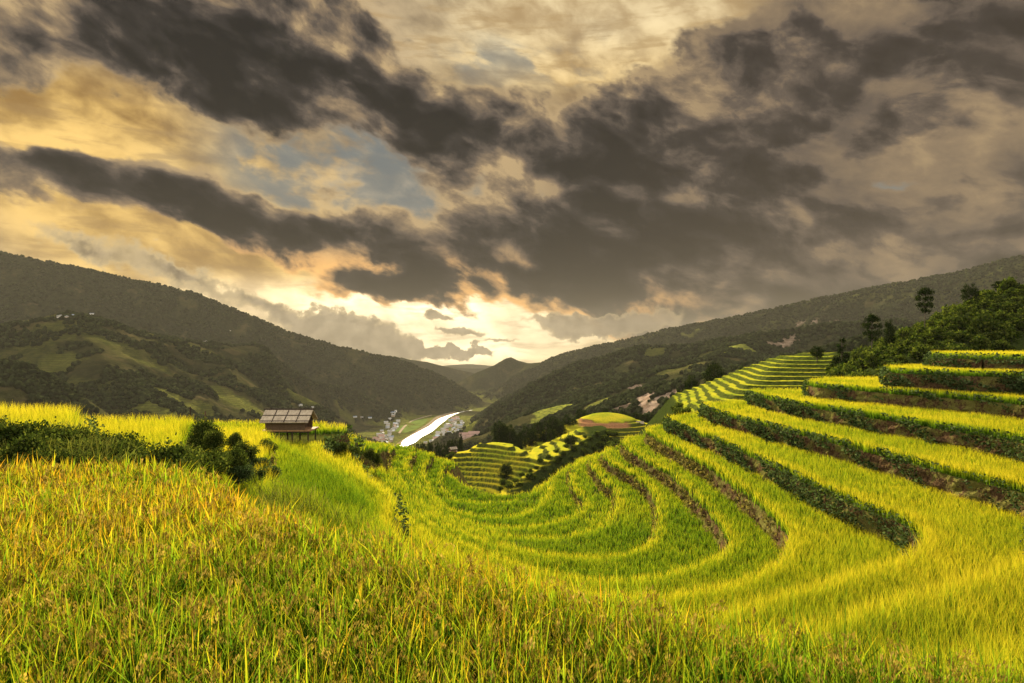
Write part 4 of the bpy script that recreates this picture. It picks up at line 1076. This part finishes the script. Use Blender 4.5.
# ------------------------------------------------------------------ sky, sun, air, camera
EXPO = 2.2
STR = .1
def ang(u, v):
    a = math.atan2(u-U0, F); return a*6.2577, math.atan2((V0-v)/F*math.cos(a), 1)*6.2577
def sky():
    w = bpy.data.worlds.new('World'); S.world = w; w.use_nodes = True
    t = w.node_tree; t.nodes.clear(); n = N(t)
    out = n.new('ShaderNodeOutputWorld'); bg = n.new('ShaderNodeBackground'); bg.inputs['Strength'].default_value = STR
    n.L.new(bg.outputs[0], out.inputs[0])
    d = n.new('ShaderNodeTexCoord').outputs['Generated']; x, y, z = n.sep(d)
    azm = n.m('ARCTAN2', x, y); el = n.m('ARCSINE', z)
    p = n.comb(n.m('MULTIPLY', azm, 6.2577), n.m('MULTIPLY', el, 6.2577), 0.0)     # direction in angle units
    # cloud texture space: stretched along the drift of the clouds
    rot = n.new('ShaderNodeVectorRotate', rotation_type='Z_AXIS'); n.put(rot.inputs['Vector'], p); rot.inputs['Angle'].default_value = R(18)
    q = n.vm('MULTIPLY', rot.outputs[0], (.66, 1.18, 1.0))
    warp = n.noise(q, .9, 3, .55, out=1); warp = n.vm('SUBTRACT', warp, (.5, .5, .5))
    warp2 = n.noise(q, 3.2, 5, .6, out=1); warp2 = n.vm('SUBTRACT', warp2, (.5, .5, .5))
    pw = n.vm('ADD', p, n.vm('ADD', n.scale(warp, .95), n.scale(warp2, .38)))
    pw = n.vm('MULTIPLY', pw, (1, 1, 0))
    qw = n.vm('ADD', q, n.scale(warp, .45))
    def blob(vec, u, v, ru, rv, a=0, wgt=1.0):
        cx, cy = ang(u, v); mp = n.new('ShaderNodeMapping', vector_type='TEXTURE'); n.put(mp.inputs['Vector'], vec)
        mp.inputs['Location'].default_value = (cx, cy, 0); mp.inputs['Rotation'].default_value = (0, 0, R(-a)); mp.inputs['Scale'].default_value = (ru/100, rv/100, 1)
        g = n.new('ShaderNodeTexGradient', gradient_type='QUADRATIC_SPHERE'); n.L.new(mp.outputs[0], g.inputs[0])
        return g.outputs['Fac'], wgt
    def total(bl, vec):
        s = None
        for b in bl:
            g, wgt = blob(vec, *b)
            s = n.m('MULTIPLY', g, wgt) if s is None else n.m('MULTIPLY_ADD', g, wgt, s)
        return s
    f1 = n.noise(qw, 1.15, 9, .58); f2 = n.noise(qw, 3.1, 5, .56)
    f1b = n.noise(n.vm('ADD', qw, (.10, -.16, 0)), 1.15, 9, .58); relief = n.m('SUBTRACT', f1, f1b)
    # heavy clouds
    DARK = [(190,35,420,135,16,1.7),(380,110,240,90,30,1.5),(30,20,260,120,5,.8),(150,190,300,55,16,1.8),(265,222,170,45,12,1.3),(370,232,190,32,8,1.2),(60,165,130,30,20,.7),
            (650,190,250,190,0,1.7),(600,250,230,110,5,1.5),(690,120,200,110,-15,1.2),(520,270,210,50,-6,1.5),(400,283,200,34,-4,1.4),(330,283,90,20,0,.8),(600,285,130,40,0,.8),(560,150,120,60,30,.6),
            (930,210,330,130,-10,1.5),(960,60,340,190,-20,1.5),(780,60,260,130,-30,1.15),(780,268,330,90,-6,1.7),(900,300,320,70,0,1.2),(700,300,240,50,3,1.0),(985,165,220,130,0,1.9),(920,150,260,120,-10,.8),(820,70,200,110,-20,.8),
            (450,140,160,70,30,.7),(335,185,75,28,0,.8),(490,215,60,60,0,.6),(450,170,110,60,40,.6)]
    CLEAR = [(330,165,170,80,-10,1.1),(470,185,90,70,0,.6),(440,90,60,40,0,.4),(120,118,200,55,8,1.1),(60,120,160,80,0,.7),(570,40,130,90,-20,1.3),(480,45,100,70,0,.8),(640,25,150,50,0,.9),(850,118,120,42,-25,.95),(888,170,140,32,-6,.95),(450,325,300,60,0,.9),(230,270,260,60,8,.8),(540,190,60,60,0,.5),(700,20,100,50,0,.6)]
    ds = n.m('SUBTRACT', 1.0, n.m('POWER', 2.718, n.m('MULTIPLY', total(DARK, pw), -1.0)))
    D = n.m('SUBTRACT', n.m('MULTIPLY', ds, 1.75), n.m('MULTIPLY', total(CLEAR, pw), 1.15))
    D = n.m('ADD', D, n.m('MULTIPLY', n.m('SUBTRACT', f1, .5), 2.3)); D = n.m('ADD', D, n.m('MULTIPLY', n.m('SUBTRACT', f2, .5), 1.1))
    # outside the framed sky: broken cloud, brightened as added ambient fill
    front = n.mr(y, -.15, .35); low = n.mr(z, .75, .52); seen = n.m('MULTIPLY', front, low)
    D = n.m('MULTIPLY', D, seen)
    cover = n.mr(D, .18, .62); core = n.mr(D, .35, 1.35)
    # glow behind the clouds and light that reaches their edges
    glow = total([(450,335,330,130,0,1.0),(440,320,170,70,0,1.0),(580,335,300,80,0,.75),(220,295,340,100,8,.85),(380,305,180,60,0,.6)], p)
    gold = total([(60,130,360,150,8,1.15),(230,270,320,100,8,1.1),(560,35,260,140,0,1.2),(690,15,160,70,0,.9),(790,250,230,110,0,.45),(640,290,240,90,0,.6),(430,330,420,130,0,.8),(430,110,60,40,0,.5),(400,180,140,80,0,.3)], p)
    blue = total([(330,165,250,110,0,1.3),(460,190,190,110,0,1.0),(560,60,150,90,0,.6),(868,108,170,100,0,1.5),(890,165,190,90,0,1.1),(530,190,140,90,0,.7),(480,60,120,90,0,.5)], pw)
    # the clear sky itself
    ns = n.new('ShaderNodeTexSky', sky_type='NISHITA'); ns.sun_disc = False; ns.sun_elevation = SUN_EL; ns.sun_rotation = SUN_AZ; ns.altitude = 1000; ns.dust_density = 3.0
    clear = n.mix(.9, n.scale(ns.outputs[0], .03), n.mix(n.mr(el, 0, .5), (.62,.58,.50), (.20,.29,.36)))
    K = 1/(STR*2**EXPO)
    thin = n.mr(n.m('ADD', n.m('MULTIPLY', f2, .45), n.m('MULTIPLY', n.noise(qw, .9, 4, .5), .55)), .38, .60)
    goldc = n.mix(thin, (.38,.205,.045), (1.25,.80,.22))
    up = n.mr(el, .30, .48)
    goldc = n.mix(up, goldc, n.mix(thin, (.55,.37,.17), (1.15,.92,.52)))
    base = n.mix(n.mr(glow, .05, .9), n.mix(thin, (.21,.155,.10), (.62,.46,.26)), (1.75,1.30,.60))
    base = n.mix(n.m('MULTIPLY', n.mr(gold, .05, .7), .85), base, goldc)
    base = n.mix(n.m('MULTIPLY', n.mr(glow, .45, 1.3), n.m('MULTIPLY_ADD', thin, .55, .45)), base, (2.8,2.3,1.45))
    streak = n.noise(n.vm('MULTIPLY', p, (1.1, 6.5, 1)), 1.5, 6, .6)
    base = n.mix(n.m('MULTIPLY', n.mr(streak, .48, .66), .5), base, (.44,.27,.10))
    bl = n.m('MULTIPLY', n.mr(blue, .05, .75), n.mr(n.m('ADD', f1, n.m('MULTIPLY', f2, .3)), .72, .60))
    base = n.mix(n.m('MULTIPLY', bl, .75), base, n.mix(n.m('MULTIPLY', n.mr(f2, .46, .72), .8), (.175,.222,.238), (.42,.40,.34)))
    # cloud colours: lit rim, brown body, dark core; right half browner
    rim = n.mix(n.mr(glow, .0, .5), (.42,.27,.12), (.95,.60,.22))
    right = n.mr(azm, -.05, .55)
    body = n.mix(n.m('MULTIPLY', f2, 1.0), (.060,.047,.036), (.235,.175,.115))
    body = n.mix(n.m('MULTIPLY', right, .75), body, n.mix(n.mr(f1, .35, .62), (.075,.055,.038), (.255,.190,.120)))
    dark = n.mix(right, n.mix(n.mr(f2, .35, .65), (.024,.021,.018), (.070,.058,.044)), n.mix(n.mr(f2, .35, .65), (.050,.038,.028), (.125,.093,.062)))
    sh = n.m('MULTIPLY', n.mr(D, .10, 1.55, smooth=False), .80)
    sh = n.m('MULTIPLY_ADD', n.m('SUBTRACT', f1, .5), 1.25, sh); sh = n.m('MULTIPLY_ADD', n.m('SUBTRACT', f2, .5), .55, sh); sh = n.m('MULTIPLY_ADD', relief, 2.2, sh)
    light_side = total([(960,110,330,220,-20,.36),(900,240,300,110,0,.24),(760,60,200,110,-30,.16),(30,30,160,100,0,.16),(700,50,160,70,0,.12)], p)
    sh = n.m('SUBTRACT', sh, light_side)
    sh = n.m('MAXIMUM', sh, n.m('MULTIPLY', right, n.m('MULTIPLY_ADD', n.m('SUBTRACT', f1, .5), 1.5, n.m('MULTIPLY_ADD', n.m('SUBTRACT', f2, .5), .7, .42))))
    dk = total([(230,60,260,80,18,.30),(380,130,150,60,30,.2),(170,192,190,34,16,.35),(620,215,170,130,0,.35),(560,275,190,40,-6,.30),(400,283,130,22,0,.25),(800,285,300,50,0,.12)], pw)
    sh = n.m('ADD', sh, dk)
    cl = n.ramp(sh, [(0.0, (.60,.42,.21)), (.22, (.32,.225,.13)), (.48, (.128,.098,.074)), (.72, (.036,.030,.027)), (1.0, (.009,.008,.008))])
    cl = n.mix(n.m('MULTIPLY', n.mr(sh, .75, .10), n.mr(glow, .02, .5)), cl, (1.25,.66,.20))
    cl = n.mix(n.m('MULTIPLY', right, .30), cl, n.mix(.5, cl, (.17,.115,.075)))
    col = n.mix(cover, base, cl)
    # bank of cumulus low over the left ridge, small clouds over the pass
    pc = n.vm('ADD', p, n.vm('ADD', n.scale(n.vm('SUBTRACT', n.noise(p, 5.5, 5, .6, out=1), (.5, .5, .5)), .34), n.scale(n.vm('SUBTRACT', n.noise(p, 14, 4, .6, out=1), (.5, .5, .5)), .10)))
    pc = n.vm('MULTIPLY', pc, (1, 1, 0))
    cu = total([(318,332,40,38,0,1.5),(338,335,52,36,10,1.7),(362,338,60,32,8,1.7),(388,345,60,26,6,1.6),(425,351,80,13,1,1.5),(465,351,50,10,0,1.4),(560,322,80,16,6,1.1),(600,328,100,18,-6,1.2),(640,322,90,22,-10,1.2),(290,318,40,24,20,.8),(260,305,60,20,25,.7),(180,270,110,24,28,.8),(90,250,120,26,20,.7)], pc)
    pc2 = n.vm('MULTIPLY', n.vm('ADD', p, n.scale(n.vm('SUBTRACT', n.noise(p, 9, 5, .6, out=1), (.5, .5, .5)), .13)), (1, 1, 0))
    cu = n.m('ADD', cu, total([(432,313,16,7,8,1.3),(440,318,34,6,3,1.0),(454,330,34,5,-1,1.5),(470,333,40,5,2,.9),(500,340,60,5,0,.6)], pc2))
    cuf = n.m('MULTIPLY', n.mr(cu, .22, .45), .92)
    cuc = n.mix(n.mr(n.noise(p, 7, 5, .6), .35, .65), (.20,.155,.095), (.46,.36,.22)); cuc = n.mix(n.mr(cu, .25, .75), (.80,.60,.30), cuc)
    cuc = n.mix(n.m('MULTIPLY', right, 1.0), cuc, (.24,.16,.09))
    col = n.mix(cuf, col, cuc)
    # rest of the dome, made bright to add fill on the ground
    dome = n.mix(n.mr(f1, .40, .60), (1.15,1.10,1.0), (1.9,1.75,1.5))
    col = n.mix(seen, dome, col)
    down = n.mr(z, -.02, -.12); col = n.mix(down, col, (.10,.085,.05))
    col = n.mix(.06, n.scale(col, K), n.scale(clear, K*.3))
    n.put(bg.inputs['Color'], col)
    return w
sky()

sun = bpy.data.lights.new('sun', 'SUN'); sun.energy = 3.6; sun.angle = R(.8); sun.color = (1.0, .86, .60)
so = bpy.data.objects.new('sun', sun); COL.objects.link(so)
sd = Vector((math.sin(SUN_AZ)*math.cos(SUN_EL), math.cos(SUN_AZ)*math.cos(SUN_EL), math.sin(SUN_EL)))
so.rotation_euler = sd.to_track_quat('Z', 'Y').to_euler()

# air
zlo = float(min(gz.min(), -300)) - 1; zhi = float(gz[(np.hypot(gx, gy) < 9500)].max()) + 12
V, q = box((0, 0, (zlo+zhi)/2), (18400, 18400, zhi-zlo))
hm, hn, hout = material('valley_haze')
pv = hn.new('ShaderNodeVolumePrincipled'); pv.inputs['Density'].default_value = 8.5e-5; pv.inputs['Anisotropy'].default_value = 0.0; pv.inputs['Color'].default_value = (.33, .305, .26, 1)
hn.L.new(pv.outputs[0], hout.inputs['Volume'])
tag(obj('haze', mesh('haze', V, q), hm), 'pale warm haze filling the valley', 'haze', None, 'stuff')

cam = bpy.data.cameras.new('camera'); cam.lens = 22; cam.sensor_width = 36; cam.clip_start = .05; cam.clip_end = 60000
co = bpy.data.objects.new('camera', cam); COL.objects.link(co); co.rotation_euler = (R(90), 0, 0); S.camera = co

S.view_settings.view_transform = 'Standard'; S.view_settings.look = 'None'; S.view_settings.gamma = 1; S.view_settings.exposure = EXPO; S.view_settings.use_curve_mapping = False
cy = S.cycles
cy.max_bounces = 6; cy.diffuse_bounces = 3; cy.glossy_bounces = 2; cy.transmission_bounces = 3; cy.volume_bounces = 1; cy.transparent_max_bounces = 4
cy.use_denoising = True
try: cy.denoiser = 'OPENIMAGEDENOISE'
except Exception as e: print(e)
cy.use_adaptive_sampling = True; cy.adaptive_threshold = .02
cy.sample_clamp_indirect = 4
